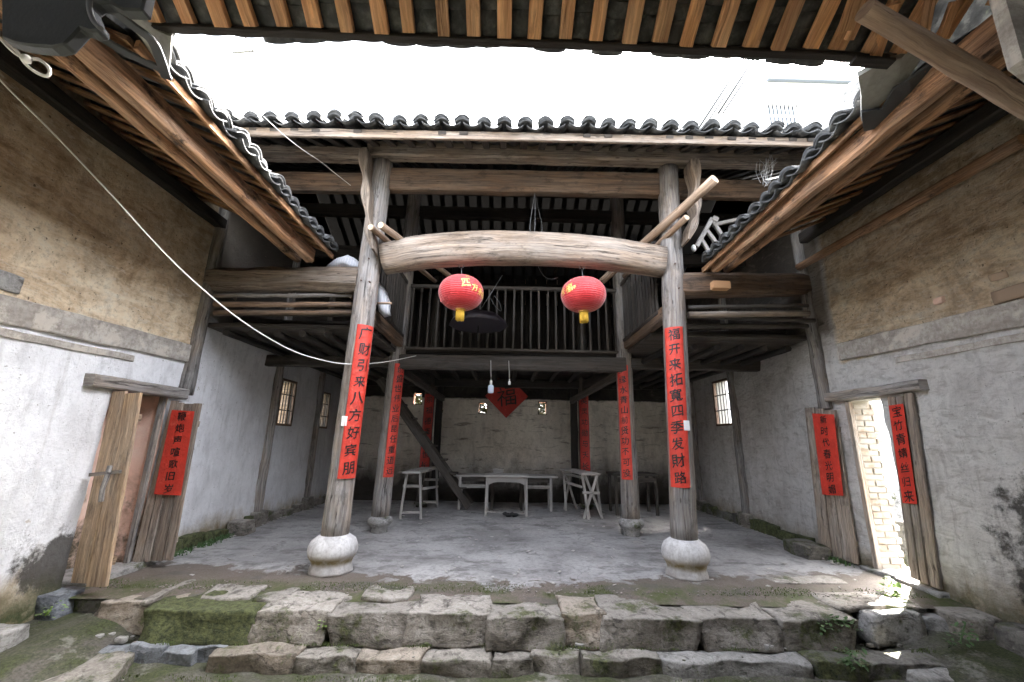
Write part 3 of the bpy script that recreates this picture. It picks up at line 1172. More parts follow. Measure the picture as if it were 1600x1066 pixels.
# back wall of the hall, with four small pierced vents
vents = []
for (u0, v0, u1, v1) in ((646, 614, 659, 632), (684, 639, 692, 646), (748, 629, 761, 646), (841, 628, 854, 648)):
    a, b = P(u0, v0, y=YB), P(u1, v1, y=YB)
    vents.append((round(a.x, 3), round(b.x, 3), round(b.z, 3), round(a.z, 3)))
WB = thing('hall_back_wall', 'smoke stained back wall of the hall with four small bright vents', 'wall', (0, YB, 0))
obj('plaster', grid_wall('y', YB, XL - .1, XR + .1, -.1, 5.2, vents, .08, .03, flip=True), 'wall_back', WB)
bm = nb()
slab_boxes(bm, 'y', YB + .04, YB + .3, XL - .5, XR + .5, -.1, 7.0, vents)
obj('masonry', bm, 'pink_jamb', WB)
for k, (x0, x1, z0, z1) in enumerate(vents):
    if k == 1:
        continue
    b = nb()
    cx, cz = (x0 + x1) / 2, (z0 + z1) / 2
    beam(b, (x0 - .01, YB + .02, z0), (x1 + .01, YB + .02, z0), .03, .02, 1, 0)
    beam(b, (x0 - .01, YB + .02, z1), (x1 + .01, YB + .02, z1), .03, .02, 1, 0)
    for s in (-1, 1):
        beam(b, (cx + s * (x1 - x0) / 2, YB + .02, z0), (cx + s * (x1 - x0) / 2, YB + .02, z1), .02, .03, 1, 0)
    # a ring and four spokes, the usual pierced pattern
    rr = (x1 - x0) * .26
    tube(b, [(cx + rr * math.cos(a * math.pi / 8), YB + .02, cz + rr * 1.2 * math.sin(a * math.pi / 8)) for a in range(17)], .008, 5)
    for a in range(4):
        an = math.pi / 4 + a * math.pi / 2
        tube(b, [(cx + rr * math.cos(an), YB + .02, cz + rr * 1.2 * math.sin(an)), (cx + (x1 - x0) / 2 * (1 if math.cos(an) > 0 else -1), YB + .02, (z1 if math.sin(an) > 0 else z0))], .008, 5)
    obj('vent_lattice', b, 'soot_wood', WB)
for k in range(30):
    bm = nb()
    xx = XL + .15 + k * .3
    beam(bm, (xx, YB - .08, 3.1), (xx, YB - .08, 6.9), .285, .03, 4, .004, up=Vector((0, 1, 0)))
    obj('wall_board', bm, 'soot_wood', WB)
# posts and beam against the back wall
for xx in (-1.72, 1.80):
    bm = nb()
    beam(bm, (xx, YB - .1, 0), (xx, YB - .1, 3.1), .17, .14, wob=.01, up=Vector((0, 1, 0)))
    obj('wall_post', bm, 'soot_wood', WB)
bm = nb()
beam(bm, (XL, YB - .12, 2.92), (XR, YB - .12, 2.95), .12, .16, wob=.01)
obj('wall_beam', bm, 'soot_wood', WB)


# ------------------------------------------------------------------ door leaves
def leaf(p0, p1, p2, p3, n, mat, label, latch=None, off=0.0):
    """board leaf: p0-p1 bottom edge, p3-p2 top edge; planks side by side"""
    p0, p1, p2, p3 = map(Vector, (p0, p1, p2, p3))
    nrm = (p1 - p0).cross(p3 - p0).normalized()
    root = thing('door_leaf', label, 'door leaf', (p0 + p1) / 2)
    bk_ = nrm if nrm.dot((p0 + p1) / 2 - CAMPOS) > 0 else -nrm
    ws = [random.uniform(.8, 1.25) for _ in range(n)]
    S = sum(ws)
    a = 0
    for k in range(n):
        b = a + ws[k] / S
        g_ = .006 / max(.01, (p1 - p0).length)
        q0, q1 = lerp(p0, p1, a + g_), lerp(p0, p1, b - g_)
        q3, q2 = lerp(p3, p2, a + g_), lerp(p3, p2, b - g_)
        bm = nb()
        uvl = bm.loops.layers.uv.verify()
        m = 10
        d0 = random.uniform(-.009, .009)
        dz = random.uniform(-.02, .02)
        prof_w = [((q1 - q0).length) * (1 - i / m) + ((q2 - q3).length) * (i / m) for i in range(m + 1)]
        pts = [lerp((q0 + q1) / 2, (q3 + q2) / 2, i / m) + nrm * d0 for i in range(m + 1)]
        pts[-1] += Vector((0, 0, dz))
        up = (p1 - p0).normalized()
        sweep(bm, pts, lambda t, i, W=prof_w: rect_prof(.034, W[i], .004), up=up, wob=.003, wscale=5)
        obj('plank', bm, mat, root)
        a = b
    # two ledges across the back
    for t in (.12, .86):
        bm = nb()
        c0, c1 = lerp(lerp(p0, p3, t), lerp(p1, p2, t), .04), lerp(lerp(p0, p3, t), lerp(p1, p2, t), .96)
        beam(bm, c0 + bk_ * .034, c1 + bk_ * .034, .03, .07, 3, .003)
        obj('ledge', bm, mat, root)
    return root, nrm


random.seed(3)
L1 = (P(112, 908, y=4.50), P(168, 919, y=4.42), P(223, 614, y=4.44), P(177, 612, y=4.50))
r1, n1 = leaf(*L1, 2, 'tan_door', 'tan board door leaf with wooden latch, standing open at the left wall')
# wooden latch: a cross bar and a hanging peg, on the face towards the courtyard
f1 = Vector((0.2, -1, 0)).normalized()
bm = nb()
a, b = P(141, 742, y=4.42), P(188, 737, y=4.40)
beam(bm, a, b, .03, .035, 3, .002)
obj('latch_bar', bm, 'old_wood', r1)
bm = nb()
tube(bm, spline([P(172, 728, y=4.38), P(167, 745, y=4.36), P(160, 765, y=4.36), P(158, 784, y=4.37)]), .022, 8)
obj('latch_peg', bm, 'old_wood', r1)
L2 = (P(208, 878, y=5.27), P(270, 875, y=5.25), P(315, 631, y=5.25), P(268, 628, y=5.27))
r2, n2 = leaf(*L2, 4, 'door_wood', 'grey board door leaf with a red couplet, beside the left doorway')
R1_ = ((4.50, 6.12, .03), (4.60, 5.62, .03), (4.60, 5.60, 2.02), (4.50, 6.06, 2.02))
r3, n3 = leaf((4.49, 6.17, .03), (4.60, 5.66, .03), (4.62, 5.62, 2.0), (4.50, 6.06, 2.04), 3, 'door_wood', 'grey board door leaf opened back on the far side of the sunlit doorway')
r4, n4 = leaf((4.60, 4.96, .09), (4.60, 4.65, .06), (4.60, 4.50, 2.13), (4.60, 4.80, 2.07), 3, 'door_wood', 'grey door leaf with mossy foot on the near side of the sunlit doorway')


def board_couplet(tl, tr, br, bl, text, label, face, red='red_paper', size=None, lift=.024):
    """paper on the quad tl tr br bl (world points); face = direction it looks"""
    tl, tr, br, bl = map(Vector, (tl, tr, br, bl))
    n_ = (tr - tl).cross(bl - tl).normalized()
    if n_.dot(face) < 0:
        n_ = -n_
    W = (tr - tl).length
    H = (bl - tl).length

    def fm(l):
        def f(s, t):
            k = t / H
            a, b = lerp(tl, bl, k), lerp(tr, br, k)
            return lerp(a, b, s / W + .5) + n_ * (l + noise.noise(Vector((s * 8, t * 5, W))) * .003)
        return f
    root = thing('couplet_scroll', label, 'couplet', (bl + br) / 2)
    bm = nb()
    ns, m = 5, 20
    g0, g1 = fm(lift), fm(lift + .0015)
    fr = [[bm.verts.new(g1((i / ns - .5) * W, j / m * H)) for i in range(ns + 1)] for j in range(m + 1)]
    bkk = [[bm.verts.new(g0((i / ns - .5) * W, j / m * H)) for i in range(ns + 1)] for j in range(m + 1)]
    for j in range(m):
        for i in range(ns):
            bm.faces.new((fr[j + 1][i], fr[j + 1][i + 1], fr[j][i + 1], fr[j][i]))
            bm.faces.new((bkk[j][i], bkk[j][i + 1], bkk[j + 1][i + 1], bkk[j + 1][i]))
        for i in (0, ns):
            bm.faces.new((fr[j][i], bkk[j][i], bkk[j + 1][i], fr[j + 1][i]))
    bmesh.ops.recalc_face_normals(bm, faces=bm.faces[:])
    obj('paper', bm, red, root)
    n = len(text)
    for i, ch in enumerate(text):
        bm = nb()
        write(bm, [ch], fm(lift + .004), [(random.uniform(-.006, .006), H / n * (i + .5))], size or min(W * .68, H / n * .80), bold=.02)
        obj('character', bm, 'ink', root)
    return root


board_couplet(P(271, 641, y=5.24), P(306, 643, y=5.24), P(285, 774, y=5.24), P(243, 772, y=5.24), '鞭炮声喧歌旧岁',
              'red paper with seven brushed characters on the left doorway leaf', Vector((0, -1, 0)))
board_couplet(P(1272, 646, x=4.52), P(1306, 648, x=4.555), P(1321, 775, x=4.56), P(1288, 773, x=4.51), '新时代春光明媚',
              'short red couplet on the far leaf of the sunlit doorway', Vector((-1, -.2, 0)), lift=.03)
board_couplet(P(1390, 634, x=4.575), P(1413, 631, x=4.575), P(1435, 788, x=4.575), P(1412, 786, x=4.575), '宝竹青婧丝归来',
              'narrow red couplet on the near leaf of the sunlit doorway', Vector((-1, 0, 0)), lift=.012)


# ------------------------------------------------------------------ columns
def column_base(c, R, z1, parent, mat='white_stone', octo=True):
    bm = nb()
    H = z1
    if octo:
        pr = [(.80, 0), (.93, .01), (.95, .08), (.84, .22), (.86, .34), (.98, .46), (1.03, .58), (1.0, .72), (.90, .86), (.70, .95), (.62, 1.0), (.3, 1.002)]
    else:
        pr = [(.62, 0), (.66, .05), (.64, .3), (.80, .42), (.97, .55), (1.02, .68), (.97, .82), (.82, .95), (.62, 1.0), (.3, 1.002)]

    def shape(r, z, a):
        r = r
        if z < H * .3 and octo:
            m = math.pi / 4
            aa = (a % m) - m / 2
            r = r * (.95 / math.cos(aa)) * .985
        elif octo:
            r = r * (1 + .004 * math.cos(a * 22))
        return r * (1 + .012 * noise.noise(Vector((math.cos(a) * 2, math.sin(a) * 2, z * 6 + c[0]))))
    lathe(bm, [(r * R, z * H) for r, z in pr], c, 44, shape)
    return obj('base_stone', bm, mat, parent)


def column(label, p0, p1, r0, r1, ztop, base_r, base_h, mat='old_wood', base='white_stone', octo=True):
    root = thing('timber_column', label, 'column', (p0[0], p0[1], 0))
    bm = nb()
    log(bm, p0, p1, r0, r1, 20, .007, 30)
    sh = obj('shaft', bm, mat, root)
    column_base((p0[0], p0[1], 0), base_r, base_h, root, base, octo)
    return root


cL0, cL1 = Vector((-1.97, 5.2, .37)), Vector((-1.87, 5.2, 5.42))
cR0, cR1 = Vector((2.16, 5.2, .39)), Vector((2.34, 5.2, 5.45))
kL = column('front column left of the hall, with a white urn shaped base', cL0, cL1, .155, .143, 5.4, .268, .40)
kR = column('front column right of the hall, with a white urn shaped base', cR0, cR1, .153, .143, 5.4, .262, .41)
dL0, dL1 = Vector((-2.03, 7.25, .24)), Vector((-1.90, 7.25, 6.5))
dR0, dR1 = Vector((2.15, 7.28, .26)), Vector((2.18, 7.28, 6.5))
k2L = column('second row column on a grey drum stone, nearer the left window wall', dL0, dL1, .148, .135, 5.6, .20, .26, 'old_wood', 'stone_pale', False)
k2R = column('second row column on a stained drum stone, nearer the right wall', dR0, dR1, .148, .135, 5.6, .205, .28, 'old_wood', 'stone_pale', False)
eL0, eL1 = Vector((-1.86, 9.9, .0)), Vector((-1.80, 9.9, 5.6))
eR0, eR1 = Vector((1.90, 9.9, .0)), Vector((1.90, 9.9, 5.6))
k3L = column('sooty rear column at the left, behind the leaning stair', eL0, eL1, .13, .12, 5.6, .18, .12, 'dim_wood', 'stone_dark', False)
k3R = column('sooty rear column at the right, behind the crossed leg trestle', eR0, eR1, .13, .12, 5.6, .18, .12, 'dim_wood', 'stone_dark', False)
A = math.radians
couplet_column(cL0, cL1, (.155, .143), 2.92, 1.03, .235, '广财引来八方好宾朋', A(42), 'red couplet on the left front column about welcoming guests', size=.165)
couplet_column(cR0, cR1, (.153, .143), 2.98, .99, .245, '福开来拓寬四季发財路', A(-30), 'red couplet on the right front column with a grey paper tag', size=.16)
couplet_column(dL0, dL1, (.148, .135), P(623, 568, y=7.1).z, P(605, 746, y=7.1).z, .20, '创盛世伟业后昆任重道远', A(42), 'red couplet on the second row column at the left')
couplet_column(dR0, dR1, (.148, .135), P(978, 570, y=7.1).z, P(982, 750, y=7.1).z, .20, '护绿水青山前贤功不可没', A(-30), 'red couplet on the second row column at the right')
couplet_column(eL0, eL1, (.13, .12), P(667, 616, y=9.8).z, P(663, 737, y=9.8).z, .25, '宗祖德泽开世长', A(8), 'dim dark red couplet on the rear left column above the trestle', 'dark_red_paper')
couplet_column(eR0, eR1, (.13, .12), P(908, 618, y=9.8).z, P(912, 738, y=9.8).z, .25, '英灵功勋与天长', A(-4), 'dim dark red couplet on the rear right column above the trestle', 'dark_red_paper')

# carved scroll brackets under the front eave
for root, pts, lab in ((kL, [(573, 240), (572, 265), (575, 290), (575, 315), (578, 345), (580, 368), (586, 395)], None), (kR, [(1080, 256), (1084, 285), (1083, 312), (1085, 335), (1080, 355), (1071, 380)], None)):
    bm = nb()
    q = [P(u, v, y=4.98) for u, v in pts]
    cp = spline(q, 4)
    sweep(bm, cp, lambda t, i: rect_prof(.24, .11 + .035 * math.sin(t * 17) - .05 * t, .006), up=Vector((1, 0, 0)), wob=.003)
    obj('carved_bracket', bm, 'beam_wood', root)
# nails and pegs on the shafts
for root, us in ((kL, ((577, 404), (578, 440), (565, 438))), (kR, ((1054, 412), (1060, 450)))):
    for u, v in us:
        p = P(u, v, y=5.06)
        bm = nb()
        tube(bm, [p + Vector((0, .04, 0)), p + Vector((0, -.03, -.01))], .010, 6)
        obj('peg', bm, 'rust', root)
# paper tags on the columns (power meter seals)
for u, v, yy, lb in ((538, 658, 5.04, 'small white card hanging on the left front column'), (1073, 665, 5.03, 'small white card hanging on the right front column')):
    p = P(u, v, y=yy)
    bm = nb()
    box(bm, p + Vector((-.035, -.006, -.06)), p + Vector((.035, .006, .06)), .003)
    tag(obj('card_tag', bm, 'white_plastic'), lb, 'tag')


# ------------------------------------------------------------------ big beams across the front
root = thing('crescent_beam', 'thick crescent shaped beam between the front columns carrying two lanterns', 'beam', (.2, 5.2, 3.9))
bm = nb()
N = 28
pts = []
tops = [(595, 378), (650, 366), (720, 359), (790, 358), (870, 361), (950, 368), (1040, 383)]
bots = [(595, 423), (650, 415), (720, 410), (790, 408), (870, 410), (950, 416), (1040, 428)]
cen = spline([(P(*a, y=5.1) + P(*b, y=5.1)) / 2 for a, b in zip(tops, bots)], 5)
hh = spline([Vector(((P(*a, y=5.1) - P(*b, y=5.1)).z, 0, 0)) for a, b in zip(tops, bots)], 5)
sweep(bm, [Vector((p.x, 5.2, p.z)) for p in cen],
      lambda t, i: [(.17 * math.copysign(abs(math.cos(a)) ** .75, math.cos(a)), hh[i].x / 2 * math.copysign(abs(math.sin(a)) ** .7, math.sin(a))) for a in [2 * math.pi * j / 22 for j in range(22)]],
      wob=.012, wscale=2.5, smooth=True)
obj('beam_body', bm, 'beam_wood', root)
for u, v in ((721, 411), (909, 412)):
    p = P(u, v, y=5.2)
    bm = nb()
    lathe(bm, [(.045, 0), (.045, .012), (.02, .016)], p + Vector((0, 0, -.012)), 14)
    obj('hook_plate', bm, 'rust', root)

bm = nb()
beam(bm, (-1.8, 5.24, 5.17), (2.3, 5.24, 5.2), .14, .36, wob=.01)
tag(obj('lintel_beam', bm, 'brown_wood'), 'deep flat tie beam just under the eave purlin between the columns', 'beam')
for x0, x1, z0, z1, lb in ((XL, -2.0, 5.12, 5.15, 'flat tie beam running from the left front column to the left wall'), (2.5, XR, 5.2, 5.2, 'flat tie beam running from the right front column to the right wall')):
    bm = nb()
    beam(bm, (x0, 5.3, z0), (x1, 5.3, z1), .12, .3, wob=.01)
    tag(obj('lintel_beam', bm, 'brown_wood'), lb, 'beam')
# shoulder beams that carry the side roofs
bm = nb()
beam(bm, (-4.27, 5.55, 3.68), (-2.0, 5.2, 3.59), .26, .35, wob=.02, c=.09)
tag(obj('shoulder_beam', bm, 'beam_wood'), 'heavy round edged beam from the left wall to the left front column', 'beam')
bm = nb()
beam(bm, (4.62, 5.85, 3.93), (2.3, 5.2, 3.61), .24, .33, wob=.012, c=.05)
sb = tag(obj('shoulder_beam', bm, 'brown_wood'), 'dark heavy beam from the right front column to the right wall', 'beam')
bm = nb()
a, b = P(1112, 440, y=5.16), P(1140, 452, y=5.16)
box(bm, (a.x, 5.12, b.z), (b.x, 5.24, a.z), .004)
obj('orange_block', bm, 'rafter_wood', sb)

# ------------------------------------------------------------------ tiled roofs
TW = .215


def tile_mesh(w_, L, sag, th, convex):
    bm = nb()
    n = 7
    rings = []
    for k, y in enumerate((0, L)):
        s = 1 - .08 * k
        top, bot = [], []
        for i in range(n + 1):
            a = (i / n - .5) * 2
            x = a * w_ / 2 * s
            z = sag * (1 - a * a) * (1 if convex else -1) + (0 if convex else sag)
            top.append(bm.verts.new((x, y, z + th)))
            bot.append(bm.verts.new((x, y, z)))
        rings.append((top, bot))
    (t0, b0), (t1, b1) = rings
    for i in range(n):
        bm.faces.new((t0[i], t0[i + 1], t1[i + 1], t1[i])).smooth = True
        bm.faces.new((b1[i], b1[i + 1], b0[i + 1], b0[i])).smooth = True
        bm.faces.new((b0[i], b0[i + 1], t0[i + 1], t0[i]))
        bm.faces.new((t1[i], t1[i + 1], b1[i + 1], b1[i]))
    bm.faces.new((t0[0], t1[0], b1[0], b0[0]))
    bm.faces.new((b0[n], b1[n], t1[n], t0[n]))
    return bm


ME_CH = proto('roof_tile', tile_mesh(TW, .2, .045, .010, False), 'tile')
ME_CV = proto('roof_tile', tile_mesh(TW * .84, .2, .050, .011, True), 'tile')


def tile_roof(root, e0, e1, upv, slope, length, pitch, nrow_parts, rafter=None, rafmat='rafter_wood', fascia=None, wav=.01, lift=.03, stack=4, raf_from=.0, eave_over=.06, jit=.012, ragged=.02):
    """e0-e1: eave line at the rafters' underside; upv: level unit vector up the slope"""
    e0, e1, upv = Vector(e0), Vector(e1), Vector(upv)
    u = (e1 - e0)
    Lu = u.length
    u.normalize()
    d = (upv + Vector((0, 0, slope))).normalized()
    d = (d - u * d.dot(u)).normalized()
    n = u.cross(d)
    if n.z < 0:
        n = -n
    R3 = Matrix((u, d, n)).transposed()
    if R3.determinant() < 0:
        R3 = Matrix((-u, d, n)).transposed()
    R4 = R3.to_4x4()
    cnt = int(Lu / pitch)
    if rafter:
        rw, rh = rafter
        for i in range(cnt + 1):
            p = e0 + u * (i * pitch + random.uniform(-jit, jit))
            bm = nb()
            s0 = raf_from + random.uniform(-ragged, ragged) * .5
            beam(bm, p + d * s0 + n * rh / 2, p + d * length + n * rh / 2 + u * random.uniform(-.02, .02), rw * random.uniform(.85, 1.1), rh, max(2, int(length / .4)), .004, up=n, c=.004)
            obj('rafter', bm, rafmat, root)
    if fascia:
        bm = nb()
        fw, fh, fo = fascia
        beam(bm, e0 - d * .0 + n * fo - u * .1 + d * .01, e1 + n * fo + u * .1 + d * .01, fw, fh, None, .006, up=Vector((0, 0, 1)))
        obj('fascia_board', bm, rafmat if rafmat != 'dim_wood' else 'beam_wood', root)
    base = n * (lift)
    rest_ch, rest_cv = [], []
    expo = .085
    nrows = int(length / expo)
    for i in range(cnt):
        c = e0 + u * ((i + .5) * pitch)
        ph = random.uniform(-ragged, ragged)
        hgt = noise.noise(Vector((i * .35, e0.x, 1))) * wav
        for k in range(nrows):
            tilt = Matrix.Rotation(-.11 + random.uniform(-.02, .02), 4, 'X')
            T = Matrix.Translation(c + base + n * (hgt + .01) + d * (k * expo - eave_over + ph) + u * random.uniform(-.006, .006)) @ R4 @ Matrix.Rotation(random.uniform(-.04, .04), 4, 'Z') @ tilt
            if k < nrow_parts:
                place('roof_tile', ME_CH, root, T)
            else:
                rest_ch.append(T)
    for i in range(cnt + 1):
        c = e0 + u * (i * pitch)
        ph = random.uniform(-ragged, ragged)
        hgt = noise.noise(Vector((i * .35, e0.x, 1))) * wav
        for k in range(-stack + 1, nrows):
            if k < 0:
                # extra tiles stacked at the eave end
                off = n * (.045 - k * .016) + d * (-eave_over * .6 - k * .004 + random.uniform(-.006, .006))
                tw = random.uniform(-.2, .2)
            else:
                off = n * .045 + d * (k * expo - eave_over * .6)
                tw = random.uniform(-.04, .04)
            T = Matrix.Translation(c + base + n * (hgt + .012) + off + d * ph + u * random.uniform(-.010, .010)) @ R4 @ Matrix.Rotation(tw, 4, 'Z') @ Matrix.Rotation(-.11 + random.uniform(-.05, .05), 4, 'X') @ Matrix.Rotation(random.uniform(-.12, .12), 4, 'Y')
            if k < 1:
                place('roof_tile', ME_CV, root, T)
            else:
                rest_cv.append(T)
    # the field of tiles further up
    vs, fs = [], []
    for Ts, me in ((rest_ch, ME_CH), (rest_cv, ME_CV)):
        co = [v.co.copy() for v in me.vertices]
        pl = [tuple(p.vertices) for p in me.polygons]
        for T in Ts:
            n0 = len(vs)
            vs.extend([(T @ c_)[:] for c_ in co])
            fs.extend([tuple(i_ + n0 for i_ in p_) for p_ in pl])
    if vs:
        me = D.meshes.new('tile_field')
        me.from_pydata(vs, [], fs)
        me.materials.append(M_['tile'])
        me.transform(Matrix.Translation(-WORLD[root.name]))
        me.polygons.foreach_set('use_smooth', [True] * len(me.polygons))
        o = D.objects.new('tile_field', me)
        COL.objects.link(o)
        o.parent = root
        o['kind'] = 'stuff'
    return u, d, n


# near roof, above the viewer
random.seed(11)
NR = thing('entrance_roof', 'tiled roof edge overhead with orange rafters crossing the top of the view', 'roof', (0, 2.1, 4.0))
ne0, ne1 = P(272, 46, z=4.0), P(1345, 92, z=4.0)
tile_roof(NR, ne0 + Vector((-.1, 0, 0)), ne1 + Vector((.34, 0, 0)), (0, -1, 0), .62, 1.5, .2, 3, (.085, .05), 'rafter_wood', None, lift=.055, stack=1, raf_from=.03, ragged=.02, eave_over=.05, jit=.016)
bm = nb()
beam(bm, ne0 + Vector((-.15, .02, .035)), ne1 + Vector((.2, .02, .035)), .05, .03, None, .004)
obj('eave_batten', bm, 'soot_wood', NR)
bm = nb()
beam(bm, ne0 + Vector((-2.2, -.95, .40)), ne1 + Vector((2.3, -.95, .40)), .16, .16, None, .006)
obj('purlin', bm, 'purlin_wood', NR)
bm = nb()   # the sheltering slope behind the viewer
for (a, b) in (((XL - .3, 1.3, 4.55), (XR + .3, -4.3, 7.0)),):
    v = [bm.verts.new(q) for q in ((a[0], a[1], a[2]), (b[0], a[1], a[2]), (b[0], -1.4, 6.1), (a[0], -1.4, 6.1), (b[0], -4.4, 4.2), (a[0], -4.4, 4.2))]
    bm.faces.new((v[0], v[1], v[2], v[3]))
    bm.faces.new((v[3], v[2], v[4], v[5]))
bmesh.ops.solidify(bm, geom=bm.faces[:], thickness=.06)
obj('tile_slope', bm, 'tile', NR)

# side roofs
LE = (-2.45, 3.93)
RE = (2.74, 3.93)
SR = {}
for sg, (xe, ze), y0, y1, lab in ((-1, LE, 2.25, 5.15, 'side roof over the left wall with curved grey tiles along its eave'), (1, RE, 2.5, 5.15, 'side roof over the right wall with curved grey tiles along its eave')):
    root = thing('side_roof', lab, 'roof', (xe, 3.7, ze), 'tiled side roofs of the skywell')
    SR[sg] = root
    tile_roof(root, (xe, y0, ze + (.02 if sg < 0 else .04)), (xe, y1, ze - (.0 if sg < 0 else .08)), (sg, 0, 0), .42, 2.25, .205, 2, (.07, .03), 'side_rafter', (.03, .07, .015), lift=.045, stack=3, raf_from=.02, wav=.03, ragged=.04, jit=.02)
    # past the near corner the slope runs on to the valley
    bm = nb()
    yc = 2.12
    sl = lambda x_: ze + .08 + .42 * (abs(x_) - abs(xe))
    v = [bm.verts.new((x_, y_, sl(x_))) for x_, y_ in ((xe + sg * .05, y0 + .1), (xe + sg * .05, yc), (xe + sg * 2.6, yc - 2.9), (xe + sg * 2.5, y0 + .1))]
    bm.faces.new(v)
    bmesh.ops.solidify(bm, geom=bm.faces[:], thickness=.03)
    obj('valley_tiles', bm, 'tile', root)
    for k in range(9):
        yy = y0 - .1 - k * .2
        xs = abs(xe) + max(0, (yc - yy)) * 1.35 + .03
        bm = nb()
        beam(bm, (sg * xs, yy, sl(xs) - .05), (xe + sg * 2.3, yy, sl(abs(xe) + 2.3) - .05), .08, .035, 3, .004)
        obj('rafter', bm, 'side_rafter', root)
    bm = nb()
    sn = lambda y_: 4.10 + .62 * (yc - y_)
    v = [bm.verts.new((x_, y_, sn(y_))) for x_, y_ in ((xe - sg * .45, yc - .12), (xe + sg * .04, yc + .22), (xe + sg * 2.6, yc - 1.15), (xe + sg * 2.6, -1.4), (xe - sg * .45, -1.4))]
    bm.faces.new(v)
    bmesh.ops.solidify(bm, geom=bm.faces[:], thickness=.03)
    obj('corner_slope', bm, 'tile', NR)
    for k in range(11):
        xx = abs(xe) + .05 + k * .2
        ys = yc - max(0, xx - abs(xe)) / 1.38 - .04
        bm = nb()
        beam(bm, (sg * xx, ys, sn(ys) - .055), (sg * xx, ys - 1.0, sn(ys - 1.0) - .055), .085, .04, 3, .004)
        obj('rafter', bm, 'rafter_wood', NR)
    for (x_, z_, w_, h_, r_, e0_, e1_) in ((-2.70 if sg < 0 else 2.86, ze - .035, .115, .19, 0, 1.0, 5.14), (-3.12 if sg < 0 else 3.29, ze + .12, 0, 0, .062, 1.0, 5.6)):
        bm = nb()
        if r_:
            log(bm, (x_ - sg * .0, e0_, z_), (x_, e1_, z_), r_, r_ * .9, 12, .012)
        else:
            beam(bm, (x_, e0_, z_), (x_, e1_, z_ + .0), w_, h_, None, .014, c=.02)
        obj('purlin', bm, 'purlin_wood', root)
    bm = nb()
    beam(bm, (sg * 4.26 if sg < 0 else 4.45, .5, 4.52), (sg * 4.26 if sg < 0 else 4.45, 5.5, 4.54), .14, .16, None, .01)
    obj('wall_plate', bm, 'soot_wood', root)
bm = nb()
log(bm, P(1600, 218, x=XR - .12), P(1248, 418, x=XR - .12), .06, .055, 12, .008)
tag(obj('wall_pole', bm, 'purlin_wood'), 'red brown pole running along the upper part of the right wall', 'pole')

# great roof of the hall
random.seed(12)
HR = thing('hall_roof', 'great tiled hall roof whose wavy eave runs across the top of the skywell', 'roof', (0, 4.35, 5.2))
tile_roof(HR, (XL - .5, 4.35, 5.185), (XR + .55, 4.35, 5.285), (0, 1, 0), .52, 4.6, .262, 1, (.10, .04), 'dim_wood', (.04, .115, -.01), lift=.07, stack=4, wav=.05, ragged=.045, eave_over=.07, jit=.02)
bm = nb()
v = [bm.verts.new(q) for q in ((XL - .6, 8.1, 7.38), (XR + .6, 8.1, 7.38), (XR + .6, 11.6, 5.6), (XL - .6, 11.6, 5.6))]
bm.faces.new(v)
bmesh.ops.solidify(bm, geom=bm.faces[:], thickness=.08)
obj('rear_slope', bm, 'deep_soot', HR)
for k in range(31):
    bm = nb()
    xx = XL + .1 + k * .29
    beam(bm, (xx, 8.35, 7.12), (xx, 10.9, 5.82), .11, .04, 3, .003)
    obj('rear_rafter', bm, 'soot_wood', HR)
for yy, zz in ((7.3, 5.0), (7.3, 5.9), (9.8, 5.3)):
    bm = nb()
    beam(bm, (XL, yy, zz), (XR, yy, zz), .14, .24, None, .01)
    obj('truss_beam', bm, 'soot_wood', HR)
bm = nb()
beam(bm, (XL, 5.15, 5.50), (-1.95, 5.17, 5.53), .17, .19, wob=.012)
obj('purlin', bm, 'beam_wood', HR)
bm = nb()
beam(bm, (-2.05, 5.10, 5.55), (XR, 5.12, 5.60), .18, .24, wob=.014)
obj('purlin', bm, 'beam_wood', HR)
for yy in (6.4, 7.4, 8.4):
    bm = nb()
    log(bm, (XL, yy, 5.15 + (yy - 4.35) * .52 - .12), (XR, yy, 5.15 + (yy - 4.35) * .52 - .12), .09, .09, 10)
    obj('purlin', bm, 'soot_wood', HR)
bm = nb()   # gable ends that close the roof space
for sx in (XL - .3, XR + .3):
    v = [bm.verts.new(q) for q in ((sx, 4.38, 5.2), (sx, 8.3, 7.27), (sx, 11.3, 5.75), (sx, 11.3, 4.5), (sx, 4.38, 4.5))]
    bm.faces.new(v)
bmesh.ops.solidify(bm, geom=bm.faces[:], thickness=.2)
obj('gable_wall', bm, 'pink_jamb', HR)

# rough parapets left and right above the side roofs
random.seed(31)
for (uv0, uv1, x, lab) in (((268, 78), (345, 182), XL + .25, 'rubble parapet rising behind the left side roof'), ((1345, 130), (1288, 206), XR - .15, 'rubble parapet rising behind the right side roof')):
    a, b = P(*uv0, x=x), P(*uv1, x=x)
    root = thing('parapet', lab, 'parapet', (x, a.y, 4.9))
    k = 7
    for i in range(k):
        t = i / (k - 1)
        q = lerp(a, b, t)
        stone_part(root, (x - .15, q.y - .18, q.z - .5), (x + .35, q.y + .16, q.z), 'stone_pale', .09, 7, .5)
    bm = nb()
    box(bm, (x - .08, min(a.y, b.y) - .3, 4.9), (x + .3, max(a.y, b.y) + .2, b.z - .2))
    obj('rubble_core', bm, 'stone_dark', root)


# ------------------------------------------------------------------ valley corners, felt, scalloped board, poles overhead
def poly_slab(name, pts, th, mat, parent=None, wob=.01, dirv=Vector((0, 0, 1))):
    bm = nb()
    v = [bm.verts.new(Vector(p)) for p in pts]
    f = bm.faces.new(v)
    r = bmesh.ops.extrude_face_region(bm, geom=[f])
    for q in r['geom']:
        if isinstance(q, bmesh.types.BMVert):
            q.co += dirv * th
    bmesh.ops.triangulate(bm, faces=[f for f in bm.faces if len(f.verts) > 4])
    bmesh.ops.recalc_face_normals(bm, faces=bm.faces[:])
    return obj(name, bm, mat, parent)


